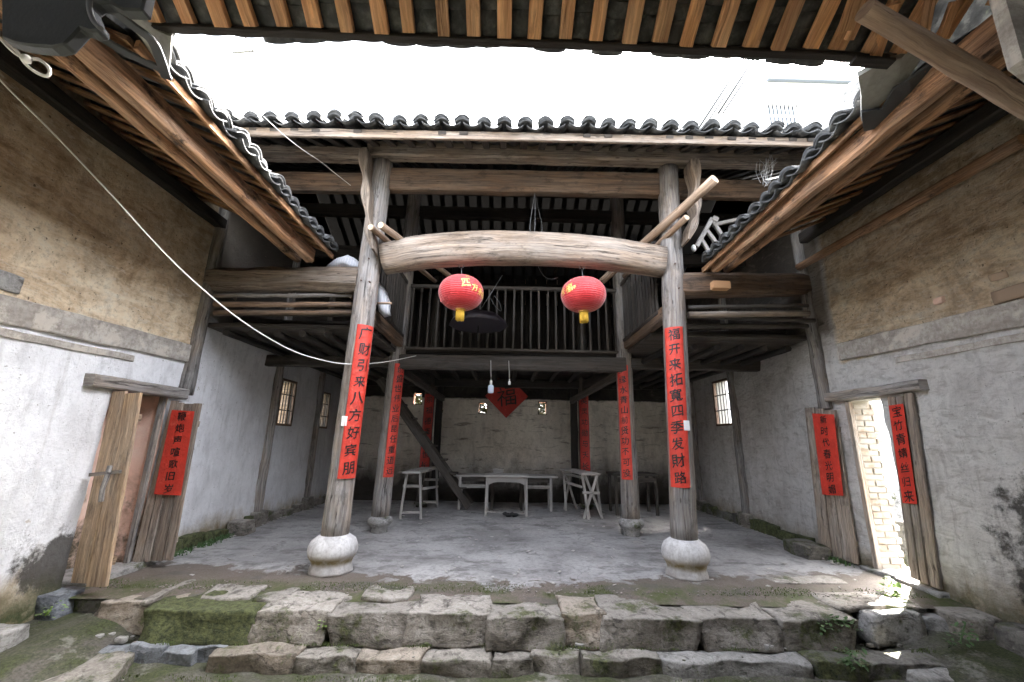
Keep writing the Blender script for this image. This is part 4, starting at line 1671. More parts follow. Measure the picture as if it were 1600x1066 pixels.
root = thing('valley_gutter', 'speckled cement valley gutter at the left corner of the skywell', 'gutter', (-2.3, 2.1, 3.95))
poly_slab('cement_slab', [P(u, v, z=z) for u, v, z in ((190, 10, 4.05), (224, 15, 4.05), (240, 45, 4.02), (268, 58, 4.0), (266, 90, 3.97), (262, 128, 3.95), (245, 98, 3.97), (222, 62, 4.0), (196, 34, 4.05))], .04, 'cement', root)
for q in ([(158, 12), (172, 14), (210, 42), (236, 62), (248, 86), (260, 122)], [(150, 55), (190, 78), (225, 96), (250, 108), (262, 122)]):
    bm = nb()
    sweep(bm, spline([P(u, v, z=3.93) for u, v in q], 5), lambda t, i: rect_prof(.06, .02, .004))
    obj('felt_strip', bm, 'felt', root)
root = thing('valley_gutter', 'speckled cement valley gutter at the right corner of the skywell', 'gutter', (2.7, 2.3, 3.95))
poly_slab('cement_slab', [P(u, v, z=z) for u, v, z in ((1341, 120, 4.0), (1374, 100, 4.0), (1408, 92, 4.02), (1436, 60, 4.08), (1452, 72, 4.08), (1402, 150, 3.97), (1376, 182, 3.93), (1346, 190, 3.93), (1346, 150, 3.96))], .04, 'cement', root)
poly_slab('felt_sheet', [P(u, v, z=z) for u, v, z in ((1346, 176, 3.9), (1378, 172, 3.9), (1396, 140, 3.93), (1420, 126, 3.93), (1460, 96, 3.98), (1470, 104, 3.98), (1425, 150, 3.92), (1390, 196, 3.88), (1350, 206, 3.88))], .02, 'felt', root)
bm = nb()
beam(bm, P(1332, 95, z=3.97), P(1392, 100, z=3.95), .07, .025, 3, .004)
obj('batten_end', bm, 'soot_wood', root)

# dark carved board close overhead at the top left
sc = [(0, -30), (0, 58), (22, 66), (50, 71), (78, 73), (100, 68), (113, 55), (124, 43), (140, 48), (152, 47), (156, 40), (148, 28), (142, 10), (150, 4), (170, 3), (190, 14), (222, 15), (232, -30)]
root = thing('scalloped_board', 'dark scalloped board hanging close overhead in the top left corner', 'board', (-1.4, 1.05, 2.75))
o_ = poly_slab('board_face', [P(u, v, y=1.05) for u, v in sc], .04, 'felt', root, dirv=Vector((0, 1, 0)))
bm = nb()
tube(bm, spline([P(u, v, y=1.03) for u, v in ((140, -10), (140, 14), (147, 34), (158, 45))], 5), .008, 6)
obj('edge_rim', bm, 'iron', root)
o_.modifiers.new('bv', 'BEVEL').width = .006

bm = nb()
log(bm, P(1350, 16, z=3.80), P(1640, 185, z=3.42), .052, .062, 16, .006)
tag(obj('round_prop_pole', bm, 'pale_pole'), 'smooth round pole slanting across the top right corner overhead', 'pole')
root = thing('end_post', 'grey post end close overhead at the top right corner', 'post', (2.2, 1.25, 3.1))
poly_slab('post_face', [P(u, v, y=1.25) for u, v in ((1566, -20), (1660, -20), (1660, 140), (1598, 92))], .05, 'band', root, dirv=Vector((0, 1, 0)))
# stubby rafters in the right-hand near corner
random.seed(8)
for k, (a, b, w_) in enumerate((((1320, 48), (1356, -10), .085), ((1326, 62), (1372, 2), .05), ((1366, 92), (1402, 30), .07), ((1392, 126), (1432, 60), .04), ((1470, 62), (1500, 26), .05), ((1375, 175), (1470, 118), .06), ((1440, 70), (1462, 20), .05))):
    bm = nb()
    pa, pb = P(*a, z=4.02), P(*b, z=4.02)
    beam(bm, pa, pb + Vector((0, 0, .12)), w_, .035, 3, .004)
    tag(obj('corner_rafter', bm, 'rafter_wood'), ['short rafter beside the last long rafter at the top right', 'pale rounded rafter stub near the top of the round pole', 'dark orange rafter stub over the right cement gutter', 'thin orange rafter stub crossing the right cement gutter', 'orange rafter stub seen beyond the round pole', 'pair of orange boards under the right valley felt', 'thin rafter stub just above the round pole'][k], 'rafter')
bm = nb()
for a, b in (((1330, 40), (1500, 20)), ((1330, 100), (1500, 80))):
    pass
bm.free()


# ------------------------------------------------------------------ loft inside the hall
LF = thing('loft_floor', 'sooty loft floor round the open centre of the hall', 'loft', (0, 7.3, 2.95))


def boards(x0, x1, y0, y1, z, along='x', wd=.3):
    a = x0 if along == 'y' else y0
    e = x1 if along == 'y' else y1
    while a < e - .01:
        b = min(e, a + wd)
        bm = nb()
        if along == 'y':
            beam(bm, ((a + b) / 2, y0, z), ((a + b) / 2, y1, z), (b - a) - .012, .03, 2, .002)
        else:
            beam(bm, (x0, (a + b) / 2, z), (x1, (a + b) / 2, z), (b - a) - .012, .03, 2, .002)
        obj('floor_board', bm, 'soot_wood' if y0 > 7 else 'dim_wood', LF)
        a = b


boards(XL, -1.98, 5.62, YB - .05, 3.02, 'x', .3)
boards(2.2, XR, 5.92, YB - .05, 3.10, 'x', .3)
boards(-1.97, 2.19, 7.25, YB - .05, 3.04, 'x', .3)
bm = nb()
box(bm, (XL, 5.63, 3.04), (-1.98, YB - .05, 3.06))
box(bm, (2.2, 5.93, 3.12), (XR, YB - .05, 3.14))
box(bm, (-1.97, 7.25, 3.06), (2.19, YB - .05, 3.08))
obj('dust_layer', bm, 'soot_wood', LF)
for k in range(9):
    xx = -1.6 + k * .45
    bm = nb()
    log(bm, (xx, 7.3, 2.94), (xx, YB - .1, 2.94), .05, .05, 8)
    obj('joist', bm, 'soot_wood', LF)
for k in range(6):
    for s, xx in ((-1, -4.0 + k * .36), (1, 2.5 + k * .36)):
        bm = nb()
        log(bm, (xx, 5.65 if s < 0 else 5.95, 2.93), (xx, YB - .1, 2.93), .05, .05, 8)
        obj('joist', bm, 'soot_wood', LF)
for (a, b, w_, h_, mt) in (((-1.95, 7.2, 2.84), (2.16, 7.2, 2.86), .16, .26, 'dim_wood'), ((-1.93, 5.3, 3.2), (-1.93, 7.2, 3.2), .12, .2, 'brown_wood'), ((2.2, 5.3, 3.25), (2.2, 7.2, 3.25), .12, .2, 'brown_wood'),
                           ((-1.85, 9.9, 2.86), (1.9, 9.9, 2.86), .14, .2, 'soot_wood'), ((-1.95, 7.3, 2.85), (-1.85, 9.8, 2.85), .12, .16, 'soot_wood'), ((2.15, 7.3, 2.85), (1.92, 9.8, 2.85), .12, .16, 'soot_wood'),
                           ((XL, 7.25, 2.82), (-2.0, 7.25, 2.84), .14, .2, 'dim_wood'), ((2.2, 7.25, 2.9), (XR, 7.25, 2.9), .14, .2, 'dim_wood')):
    bm = nb()
    beam(bm, a, b, w_, h_, None, .008)
    obj('loft_beam', bm, mt, LF)
# braces seen under the loft either side of the back wall
for a, b in (((-1.95, 7.35, 2.72), (-1.5, 9.8, 2.45)), ((2.1, 7.35, 2.72), (1.6, 9.8, 2.45))):
    bm = nb()
    beam(bm, a, b, .10, .13, None, .006)
    obj('brace', bm, 'dim_wood', LF)

# railings of the loft
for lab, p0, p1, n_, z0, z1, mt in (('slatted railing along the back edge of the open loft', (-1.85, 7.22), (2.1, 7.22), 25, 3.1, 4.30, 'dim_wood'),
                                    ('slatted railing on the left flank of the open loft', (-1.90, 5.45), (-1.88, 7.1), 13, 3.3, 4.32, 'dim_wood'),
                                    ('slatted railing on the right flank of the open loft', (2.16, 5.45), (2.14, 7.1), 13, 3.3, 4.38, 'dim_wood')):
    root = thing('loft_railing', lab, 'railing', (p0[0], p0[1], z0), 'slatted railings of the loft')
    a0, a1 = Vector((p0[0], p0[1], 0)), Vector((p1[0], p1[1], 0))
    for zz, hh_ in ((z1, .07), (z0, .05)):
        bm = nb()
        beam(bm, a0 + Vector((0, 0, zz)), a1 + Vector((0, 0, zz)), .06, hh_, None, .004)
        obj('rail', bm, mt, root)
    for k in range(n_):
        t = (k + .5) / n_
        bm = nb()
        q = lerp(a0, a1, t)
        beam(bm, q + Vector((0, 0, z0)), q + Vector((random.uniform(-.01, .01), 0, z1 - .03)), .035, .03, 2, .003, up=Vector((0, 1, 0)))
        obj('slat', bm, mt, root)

# clutter stored on the side lofts under the shoulder beams
random.seed(14)
for sg, rows in ((-1, ((335, 462, 550, 462, .03, 'old_wood', 'thin crooked log lying just under the left shoulder beam'), (335, 476, 550, 476, .04, 'brown_wood', 'flat plank laid across under the left shoulder beam'), (335, 489, 550, 488, .035, 'brown_wood', 'lower brown plank across the left bay'))),
                 (1, ((1075, 480, 1262, 478, .03, 'dim_wood', 'rough branch lying under the right shoulder beam'), (1075, 492, 1264, 490, .045, 'beam_wood', 'pale log laid across under the right shoulder beam')))):
    for (u0, v0, u1, v1, r_, mt, lb) in rows:
        bm = nb()
        log(bm, P(u0, v0, y=5.28), P(u1, v1, y=5.28), r_, r_ * .85, 10, .012)
        tag(obj('stored_timber', bm, mt), lb, 'timber')
for (x0, x1, z_, n_, lb) in ((-4.1, -2.1, 3.16, 7, 'untidy poles stored on the left loft behind the beam'), (2.5, 4.5, 3.22, 7, 'untidy poles stored on the right loft behind the beam')):
    root = thing('stored_poles', lb, 'poles', ((x0 + x1) / 2, 6, z_))
    for k in range(n_):
        bm = nb()
        yy = 5.6 + k * .16
        log(bm, (x0, yy, z_ + random.uniform(-.02, .12)), (x1, yy + random.uniform(-.1, .1), z_ + random.uniform(-.02, .15)), .03, .035, 8)
        obj('pole', bm, 'dim_wood', root)

# round poles that stick out of the loft over the crescent beam
for a, b, r_, lb in (((P(579, 355, y=4.75)), P(680, 440, y=6.9), .042, 'upper left pair of poles: the outer pole with a pale sawn end'), ((P(595, 352, y=4.7)), P(712, 438, y=6.9), .046, 'upper left pair of poles: the inner pole with a pale sawn end'),
                     ((P(1117, 280, y=4.35)), P(940, 440, y=6.2), .062, 'long thick pole jutting up over the right end of the crescent beam'), ((P(1073, 340, y=4.7)), P(975, 432, y=6.2), .042, 'shorter pole with a white sawn end below the long thick pole')):
    root = thing('jutting_pole', lb, 'pole', a)
    bm = nb()
    log(bm, a, b, r_, r_ * .9, 14, .006)
    obj('pole_shaft', bm, 'pale_pole', root)
    d_ = (a - b).normalized()
    bm = nb()
    log(bm, a - d_ * .002, a + d_ * .006, r_ * .9, r_ * .88, 14, 0, 2)
    obj('sawn_end', bm, 'log_end', root)

# white painted rack leaning on the right side roof
root = thing('wooden_rack', 'pale wooden frame of battens lying on the eave of the right side roof', 'rack', P(1110, 380, y=5.35))
for (a, b, w_) in (((1112, 342), (1088, 386), .06), ((1114, 346), (1142, 392), .05), ((1114, 352), (1185, 336), .05), ((1094, 372), (1110, 398), .05), ((1104, 360), (1132, 398), .05), ((1112, 342), (1120, 346), .09)):
    bm = nb()
    beam(bm, P(*a, y=5.35), P(*b, y=5.35), w_, w_, 3, .003)
    obj('batten', bm, 'furniture', root)
bm = nb()
bmesh.ops.create_uvsphere(bm, u_segments=10, v_segments=8, radius=.035, matrix=Matrix.Translation(P(1084, 388, y=5.3)) @ Matrix.Diagonal((1, 1, 1.6, 1)))
tag(obj('hanging_bulb', bm, 'white_plastic', smooth=True), 'small white bulb hanging beside the pale wooden frame', 'bulb')

# striped cloth bundle behind the left column
for lab, pts_, yy in (('folded striped sheet piled on the left beam beside the column', [(508, 416), (524, 404), (543, 398), (556, 405), (568, 416), (566, 424), (540, 420), (512, 422)], 5.45),
                      ('striped rag hanging on a peg right of the left front column', [(592, 440), (598, 448), (606, 466), (608, 490), (598, 492), (592, 486), (588, 460)], 5.5)):
    bm = nb()
    c = [P(u, v, y=yy) for u, v in pts_]
    m = sum(c, Vector()) / len(c)
    rings = []
    for k, (s, off) in enumerate(((1, 0), (.75, -.05), (.35, -.08))):
        rings.append([bm.verts.new(m + (q - m) * s + Vector((0, off + .03 * noise.noise(q * 9), 0))) for q in c])
    bkr = [bm.verts.new(m + (q - m) * 1.0 + Vector((0, .12, 0))) for q in c]
    for r_a, r_b in zip(rings[:-1], rings[1:]):
        for j in range(len(c)):
            bm.faces.new((r_a[j], r_a[(j + 1) % len(c)], r_b[(j + 1) % len(c)], r_b[j]))
    bm.faces.new(rings[-1])
    for j in range(len(c)):
        bm.faces.new((bkr[j], bkr[(j + 1) % len(c)], rings[0][(j + 1) % len(c)], rings[0][j]))
    bm.faces.new(list(reversed(bkr)))
    bmesh.ops.recalc_face_normals(bm, faces=bm.faces[:])
    bmesh.ops.subdivide_edges(bm, edges=bm.edges[:], cuts=2)
    for v in bm.verts:
        v.co += noise.noise_vector(v.co * 14) * .018
    tag(obj('striped_cloth', bm, 'cloth', smooth=True), lab, 'cloth')
bm = nb()
log(bm, P(588, 474, y=5.35), P(611, 474, y=5.25), .018, .018, 8, .002)
tag(obj('column_peg', bm, 'pale_pole'), 'short round peg sticking out beside the left front column', 'peg')

# umbrella hanging from the loft
root = thing('hanging_umbrella', 'dark open umbrella hanging behind the left lantern', 'umbrella', P(745, 510, y=6.6))
c = P(748, 488, y=6.6)
bm = nb()
lathe(bm, [(.5, -.24), (.46, -.15), (.36, -.07), (.2, -.015), (.03, 0)], c, 16, lambda r, z, a: r * (1 - .05 * abs(math.sin(a * 4))))
obj('canopy', bm, 'umbrella', root)
bm = nb()
tube(bm, [c, P(765, 462, y=6.6) + Vector((0, 0, .0)), P(785, 430, y=6.6)], .006)
obj('hanging_wire', bm, 'iron', root)
bm = nb()
tube(bm, spline([P(766, 466, y=6.6), P(775, 480, y=6.6), P(783, 486, y=6.6), P(781, 474, y=6.6), P(772, 462, y=6.6)]), .005, 5)
obj('wire_loop', bm, 'iron', root)
bm = nb()
tube(bm, [c + Vector((0, 0, .02)), c + Vector((0, 0, -.5))], .01, 6)
obj('shaft', bm, 'black', root)

# stair string leaning to the loft
root = thing('loft_stair', 'steep plank stair leaning from the floor up to the loft in the dark', 'stair', (-1.0, 9.6, 0))
s0, s1 = Vector((-.75, 9.55, .25)), Vector((-2.75, 8.8, 2.75))
for off in (0, .5):
    bm = nb()
    beam(bm, s0 + Vector((0, off, -.2)), s1 + Vector((0, off, 0)), .05, .16, None, .004)
    obj('string', bm, 'dim_wood', root)
for k in range(8):
    t = (k + .7) / 8.4
    q = lerp(s0, s1, t)
    bm = nb()
    box(bm, (q.x - .1, q.y + .0, q.z - .02), (q.x + .1, q.y + .5, q.z + .02))
    obj('tread', bm, 'dim_wood', root)


# ------------------------------------------------------------------ lanterns, bulbs, cables
def lantern(c, lab, text, tpos, hook):
    R, H = .305, .235
    c = Vector(c)
    root = thing('red_lantern', lab, 'lantern', c, 'red lanterns under the crescent beam')
    ribs = 24

    def surf(a, ph, lift=0):
        # ph from -1 bottom to +1 top
        z = math.sin(ph * math.pi / 2 * .93)
        r = math.cos(ph * math.pi / 2 * .93) ** .82
        k = 1 - .010 * abs(math.sin(a * ribs / 2)) ** .5 * 0 - .014 * (abs(math.cos(a * ribs / 2)) ** 6)
        return c + Vector((math.sin(a) * (R * r * k + lift), -math.cos(a) * (R * r * k + lift), z * H))
    bm = nb()
    uvl = bm.loops.layers.uv.verify()
    na, npz = 96, 22
    g_ = [[bm.verts.new(surf(2 * math.pi * i / na, -1 + 2 * j / npz)) for i in range(na)] for j in range(npz + 1)]
    for j in range(npz):
        for i in range(na):
            f = bm.faces.new((g_[j][i], g_[j][(i + 1) % na], g_[j + 1][(i + 1) % na], g_[j + 1][i]))
            f.smooth = True
            for lp, (uu, vv) in zip(f.loops, ((i, j), (i + 1, j), (i + 1, j + 1), (i, j + 1))):
                lp[uvl].uv = (uu / na, vv / npz)
    obj('silk_body', bm, 'lantern', root)
    for zz, rr, hh_, nm in ((H * .985, .062, .03, 'top_cap'), (-H * 1.06, .07, .03, 'bottom_cap')):
        bm = nb()
        lathe(bm, [(rr, 0), (rr, hh_ * .6), (rr * .6, hh_)], c + Vector((0, 0, zz)), 20)
        obj(nm, bm, 'white_plastic' if zz > 0 else 'gold', root)
    bm = nb()
    for k in range(30):
        a = 2 * math.pi * k / 30
        for rr in (.052, .034):
            q = c + Vector((rr * math.cos(a), rr * math.sin(a), -H * 1.02))
            tube(bm, [q, q + Vector((random.uniform(-.004, .004), random.uniform(-.004, .004), -.145 + random.uniform(-.01, .01)))], .0055, 4)
    obj('tassel', bm, 'tassel', root)
    bm = nb()
    t0 = c + Vector((0, 0, H))
    tube(bm, [t0, hook + Vector((0, 0, -.06))], .004, 5)
    h0 = hook + Vector((0, 0, -.035))
    tube(bm, [h0 + Vector((.033 * math.sin(a), 0, .033 * math.cos(a))) for a in [k * .45 - 2.4 for k in range(12)]], .007, 6)
    obj('hook', bm, 'iron', root)
    for ch, (a, ph, sz) in zip(text, tpos):
        bm = nb()
        write(bm, [ch], lambda s, t, a=a, ph=ph: surf(a + s / R, ph - t / H / 1.4, .004), [(0, 0)], sz, brush=.05, bold=.02)
        obj('gold_character', bm, 'gold', root)
    return root


A = math.radians
hk1, hk2 = P(721, 411, y=5.2), P(909, 413, y=5.2)
hk1.z -= .01
hk2.z -= .01
lantern(P(720.5, 458, y=5.2), 'red silk lantern with gold writing, left of the pair under the beam', '四方来福万', [(A(18), .14, .14), (A(42), .0, .11), (A(62), -.08, .11), (A(80), -.14, .1), (A(24), .5, .06)], hk1)
lantern(P(911.5, 461, y=5.2), 'red silk lantern with gold writing, right of the pair under the beam', '来福年', [(A(-72), .0, .11), (A(-50), .06, .14), (A(-33), .04, .05)], hk2)

for (u, v, top, sz, lb, mt) in ((767, 607, (767, 560), 1.0, 'blue white bulb hanging on a cord before the good luck paper', 'bulb'), (796, 598, (795, 560), .45, 'tiny white bulb hanging right of the larger blue white bulb', 'white_plastic')):
    p = P(u, v, y=7.0)
    t = P(*top, y=7.0)
    root = thing('light_bulb', lb, 'bulb', p)
    bm = nb()
    s = sz
    lathe(bm, [(.02 * s, -.085 * s), (.045 * s, -.08 * s), (.052 * s, -.06 * s), (.052 * s, .03 * s), (.04 * s, .055 * s), (.02 * s, .062 * s)], p, 16)
    obj('glass', bm, mt, root)
    bm = nb()
    lathe(bm, [(.02 * s, .06 * s), (.022 * s, .13 * s), (.012 * s, .14 * s)], p, 12)
    obj('socket', bm, 'white_plastic', root)
    bm = nb()
    tube(bm, [p + Vector((0, 0, .13 * s)), Vector((t.x, t.y, 2.86))], .0045, 5)
    obj('cord', bm, 'white_cable', root)

root = thing('white_cable', 'white cable sagging from the top left corner across to the left column', 'cable', (-3.7, 2.5, 4.0))
bm = nb()
pp = [P(u, v, y=y) for u, v, y in ((-60, 50, 2.2), (0, 125, 2.5), (80, 205, 2.8), (170, 300, 3.15), (250, 388, 3.5), (310, 446, 3.8), (380, 503, 4.2), (450, 545, 4.75), (500, 562, 4.95), (545, 569, 5.0), (600, 566, 6.0), (650, 556, 6.9))]
tube(bm, spline(pp, 5), .0065, 6)
obj('cable_run', bm, 'white_cable', root)
root = thing('cable_loop', 'white plastic cable tie knotted into a loop at the upper left', 'cable', P(60, 100, y=2.0))
bm = nb()
tube(bm, spline([P(u, v, y=1.9) for u, v in ((-30, 30), (0, 60), (22, 82), (42, 92), (60, 93), (74, 103), (78, 113), (72, 119), (56, 113), (40, 100), (20, 74), (-30, 45))], 5), .009, 6)
obj('strand', bm, 'white_cable', root)
bm = nb()
lathe(bm, [(.012, -.02), (.022, -.01), (.022, .015), (.01, .025)], P(41, 93, y=1.88), 10)
obj('knot', bm, 'white_cable', root)
bm = nb()
tube(bm, spline([P(u, v, y=y) for u, v, y in ((412, 182, 4.2), (440, 208, 4.3), (470, 232, 4.45), (500, 252, 4.7), (520, 268, 4.9), (548, 290, 5.1))], 5), .0045, 5)
tag(obj('thin_white_wire', bm, 'white_cable'), 'thin white wire falling from the tiles to the left column', 'wire')
bm = nb()
tube(bm, spline([P(u, v, y=5.15) for u, v in ((836, 302), (831, 330), (828, 358), (834, 372), (836, 345), (836, 302))] , 4), .003, 4)
tube(bm, spline([P(u, v, y=5.4) for u, v in ((836, 302), (842, 330), (847, 358), (838, 400), (845, 425), (858, 436), (872, 434))], 4), .003, 4)
tag(obj('loose_wire', bm, 'iron'), 'loose thin wires dangling over the middle of the crescent beam', 'wire')
for a, b, lb in (((1165, 88, 6), (1092, 200, 4.4), 'pair of utility cables crossing the white sky'), ((1182, 85, 6), (1140, 150, 5), 'faint single cable in the white sky right of the pair')):
    bm = nb()
    q0, q1 = P(a[0], a[1] - 60 if 0 else a[1], y=9), P(b[0], b[1], y=9)
    d_ = (q1 - q0)
    tube(bm, [q0 - d_ * .6, q1 + d_ * .4], .03 if 'pair' in lb else .016, 5)
    if 'pair' in lb:
        q0 += Vector((.16, 0, 0))
        q1 += Vector((.12, 0, 0))
        tube(bm, [q0 - d_ * .6, q1 + d_ * .4], .022, 5)
    tag(obj('utility_cable', bm, 'black'), lb, 'cable')
bm = nb()
tube(bm, [P(377, 48, y=7), P(396, 81, y=7), P(363, 82, y=7)], .03, 6)
tag(obj('antenna_rod', bm, 'iron'), 'thin bent rod standing out against the white sky at upper left', 'rod')

# cobweb tatters under the right eave
random.seed(2)
root = thing('cobweb', 'grey cobweb tatters hanging under the eave right of the column', 'cobweb', P(1195, 270, y=4.7))
for k in range(16):
    bm = nb()
    a = P(1180 + random.uniform(0, 36), 240 + random.uniform(0, 14), y=4.8)
    b = P(1188 + random.uniform(0, 18), 285 + random.uniform(-18, 8), y=4.7)
    tube(bm, spline([a, lerp(a, b, .5) + Vector((random.uniform(-.04, .04), 0, 0)), b], 3), .0022, 4)
    obj('strand', bm, 'cobweb', root)

# ------------------------------------------------------------------ good luck square
root = thing('good_luck_square', 'red diamond paper with one large good luck character on the back wall', 'paper sign', (.1, YB - .06, 2.5))
cc = P(792, 597, y=YB - .08)
cc.z = 2.62
hs = .56
yp = YB - .2
bm = nb()
box(bm, (-hs / 1.414 * 1, -.003, -hs / 1.414), (hs / 1.414, .003, hs / 1.414))
bmesh.ops.rotate(bm, verts=bm.verts[:], cent=(0, 0, 0), matrix=Matrix.Rotation(math.pi / 4, 3, 'Y'))
bmesh.ops.translate(bm, verts=bm.verts[:], vec=(cc.x, yp, cc.z))
obj('paper', bm, 'dark_red_paper', root)
bm = nb()
write(bm, ['福'], lambda s, t: Vector((cc.x + s, yp - .008, cc.z - t)), [(0, .0)], .52, brush=.02)
obj('character', bm, 'ink', root)


# ------------------------------------------------------------------ furniture
def leg(bm, a, b, w_=.05, h_=None):
    beam(bm, a, b, w_, h_ or w_, 4, .003, up=Vector((0, 1, 0)), c=.004)


root = thing('small_table', 'small square table with an arched apron in the middle of the hall', 'table', (.07, 9.05, 0))
x0, x1, y0, y1, H = -.37, .50, 8.8, 9.3, .80
bm = nb()
box(bm, (x0 - .03, y0 - .04, H - .035), (x1 + .03, y1 + .04, H), .006)
obj('tabletop', bm, 'furniture', root)
for xx in (x0 + .03, x1 - .03):
    for yy in (y0 + .03, y1 - .03):
        bm = nb()
        leg(bm, (xx + (.012 if xx > 0 else -.012), yy, 0), (xx, yy, H - .035))
        obj('leg', bm, 'furniture', root)
bm = nb()
n_ = 20
up_, lo_ = [], []
for yy in (y0 + .01, y0 + .035):
    for i in range(n_ + 1):
        t = i / n_
        xx = x0 + .03 + (x1 - x0 - .06) * t
        dz = .10 + .10 * (abs(2 * t - 1) ** 5)
        up_.append(bm.verts.new((xx, yy, H - .035)))
        lo_.append(bm.verts.new((xx, yy, H - .035 - dz)))
m = n_ + 1
for i in range(n_):
    bm.faces.new((lo_[i], lo_[i + 1], up_[i + 1], up_[i]))
    bm.faces.new((up_[m + i], up_[m + i + 1], lo_[m + i + 1], lo_[m + i]))
    bm.faces.new((lo_[i + 1], lo_[i], lo_[m + i], lo_[m + i + 1]))
obj('arched_apron', bm, 'furniture', root)
for sx in (x0 + .05, x1 - .05):
    bm = nb()
    beam(bm, (sx, y0 + .04, .1), (sx, y1 - .04, .1), .03, .04, 2, 0)
    obj('stretcher', bm, 'furniture', root)
bm = nb()
beam(bm, (x0 + .05, y0 + .03, .09), (x1 - .05, y0 + .03, .06), .035, .03, 3, .002)
obj('stretcher', bm, 'furniture', root)

root = thing('incense_box', 'small grey box standing on the long table behind the small one', 'box', (-.1, 9.6, .74))
bm = nb()
a, b = P(771, 733, y=9.6), P(786, 742, y=9.6)
box(bm, (a.x, 9.5, .74), (b.x, 9.66, a.z), .006)
obj('box_body', bm, 'furniture', root)
bm = nb()
box(bm, (a.x - .015, 9.485, a.z), (b.x + .015, 9.675, a.z + .02), .004)
obj('box_lid', bm, 'furniture', root)

root = thing('altar_table', 'long low altar table standing behind the small square table', 'table', (.03, 9.75, 0))
bm = nb()
box(bm, (-1.12, 9.5, .70), (1.22, 10.0, .74), .006)
obj('tabletop', bm, 'furniture', root)
for xx in (-.97, -.25, .4, 1.06):
    for yy in (9.55, 9.95):
        bm = nb()
        leg(bm, (xx, yy, 0), (xx, yy, .7), .06)
        obj('leg', bm, 'dim_wood' if abs(xx) < .5 else 'furniture', root)
bm = nb()
beam(bm, (-1.0, 9.56, .64), (1.1, 9.56, .64), .03, .09, None, .003)
obj('apron', bm, 'dim_wood', root)
for xx, xe in ((-.95, -.4), (.52, 1.03)):
    bm = nb()
    beam(bm, (xx, 9.53, .50), (xe, 9.53, .50), .035, .07, None, .003)
    obj('stretcher', bm, 'furniture', root)

root = thing('left_trestle', 'narrow trestle table with ladder like leg frames seen end on at the left', 'trestle table', (-1.75, 8.8, 0))
a = P(640, 812, z=0)
pts = [P(608, 748, y=8.35), P(648, 743, y=8.35)]
zt = pts[0].z
bm = nb()
bx0, bx1 = -1.98, -1.56
beam(bm, (-1.80, 8.3, .86), (-1.68, 10.0, .86), .36, .04, None, .006)
obj('tabletop', bm, 'furniture', root)
for yy in (8.42, 9.8):
    for s in (-1, 1):
        bm = nb()
        leg(bm, (-1.78 + s * .20 + (yy - 8.4) * .07, yy, 0), (-1.78 + s * .13 + (yy - 8.4) * .07, yy, .85), .045)
        obj('leg', bm, 'furniture', root)
    for zz in (.12, .60):
        bm = nb()
        beam(bm, (-1.97 + (yy - 8.4) * .07, yy, zz), (-1.59 + (yy - 8.4) * .07, yy, zz), .035, .05, 2, .002)
        obj('rung', bm, 'furniture', root)
bm = nb()
beam(bm, (-1.6, 8.45, .55), (-1.5, 9.8, .45), .03, .05, None, .002)
obj('side_rail', bm, 'furniture', root)

root = thing('right_trestle', 'narrow trestle table on crossed splayed legs beside the right column', 'trestle table', (1.75, 9.0, 0))
bm = nb()
beam(bm, (1.78, 8.62, .86), (1.52, 10.0, .86), .40, .04, None, .006)
obj('tabletop', bm, 'furniture', root)
ctr = Vector((1.78, 8.7, 0))
for a, b in (((-.16, .02, 0), (.13, -.02, .84)), ((.22, .0, 0), (-.12, .0, .84)), ((-.03, .1, 0), (-.15, .12, .84)), ((.25, .25, 0), (.14, .15, .84)), ((-.08, -.08, 0), (-.16, .03, .84))):
    bm = nb()
    leg(bm, ctr + Vector(a), ctr + Vector(b), .05)
    obj('leg', bm, 'furniture', root)
for a, b in (((1.38, 9.8, 0), (1.58, 9.9, .84)), ((1.68, 9.85, 0), (1.42, 9.9, .84)), ((1.4, 9.6, 0), (1.4, 9.9, .84))):
    bm = nb()
    leg(bm, a, b, .045)
    obj('leg', bm, 'furniture', root)
for a, b in (((1.60, 8.66, .5), (1.95, 8.66, .5)), ((1.6, 8.75, .6), (1.40, 9.85, .6)), ((1.62, 8.8, .78), (1.42, 9.8, .78))):
    bm = nb()
    beam(bm, a, b, .03, .05, None, .002)
    obj('brace', bm, 'furniture', root)

root = thing('dark_table', 'dark old table standing in the shadow right of the second row column', 'table', (2.9, 9.4, 0))
bm = nb()
box(bm, (2.35, 9.1, .80), (3.35, 9.75, .85), .006)
obj('tabletop', bm, 'dim_wood', root)
for xx in (2.42, 3.28):
    for yy in (9.16, 9.7):
        bm = nb()
        leg(bm, (xx, yy, 0), (xx, yy, .8), .06)
        obj('leg', bm, 'dim_wood', root)
bm = nb()
beam(bm, (2.4, 9.15, .72), (3.3, 9.15, .72), .03, .1, None, .003)
obj('apron', bm, 'dim_wood', root)

for dx, lb in ((0, 'black shoe lying on the floor under the small table'), (.13, 'second black shoe tipped over under the small table')):
    p = P(793, 803, y=8.72) + Vector((dx, 0, 0))
    p.z = .02
    bm = nb()
    bmesh.ops.create_uvsphere(bm, u_segments=14, v_segments=8, radius=1, matrix=Matrix.Translation(p + Vector((0, 0, .03))) @ Matrix.Rotation(.5 if dx else -.3, 4, 'Z') @ Matrix.Diagonal((.11, .045, .04, 1)))
    for v in bm.verts:
        if v.co.x < p.x - .03:
            v.co.z += .02
    tag(obj('shoe', bm, 'black', smooth=True), lb, 'shoe')


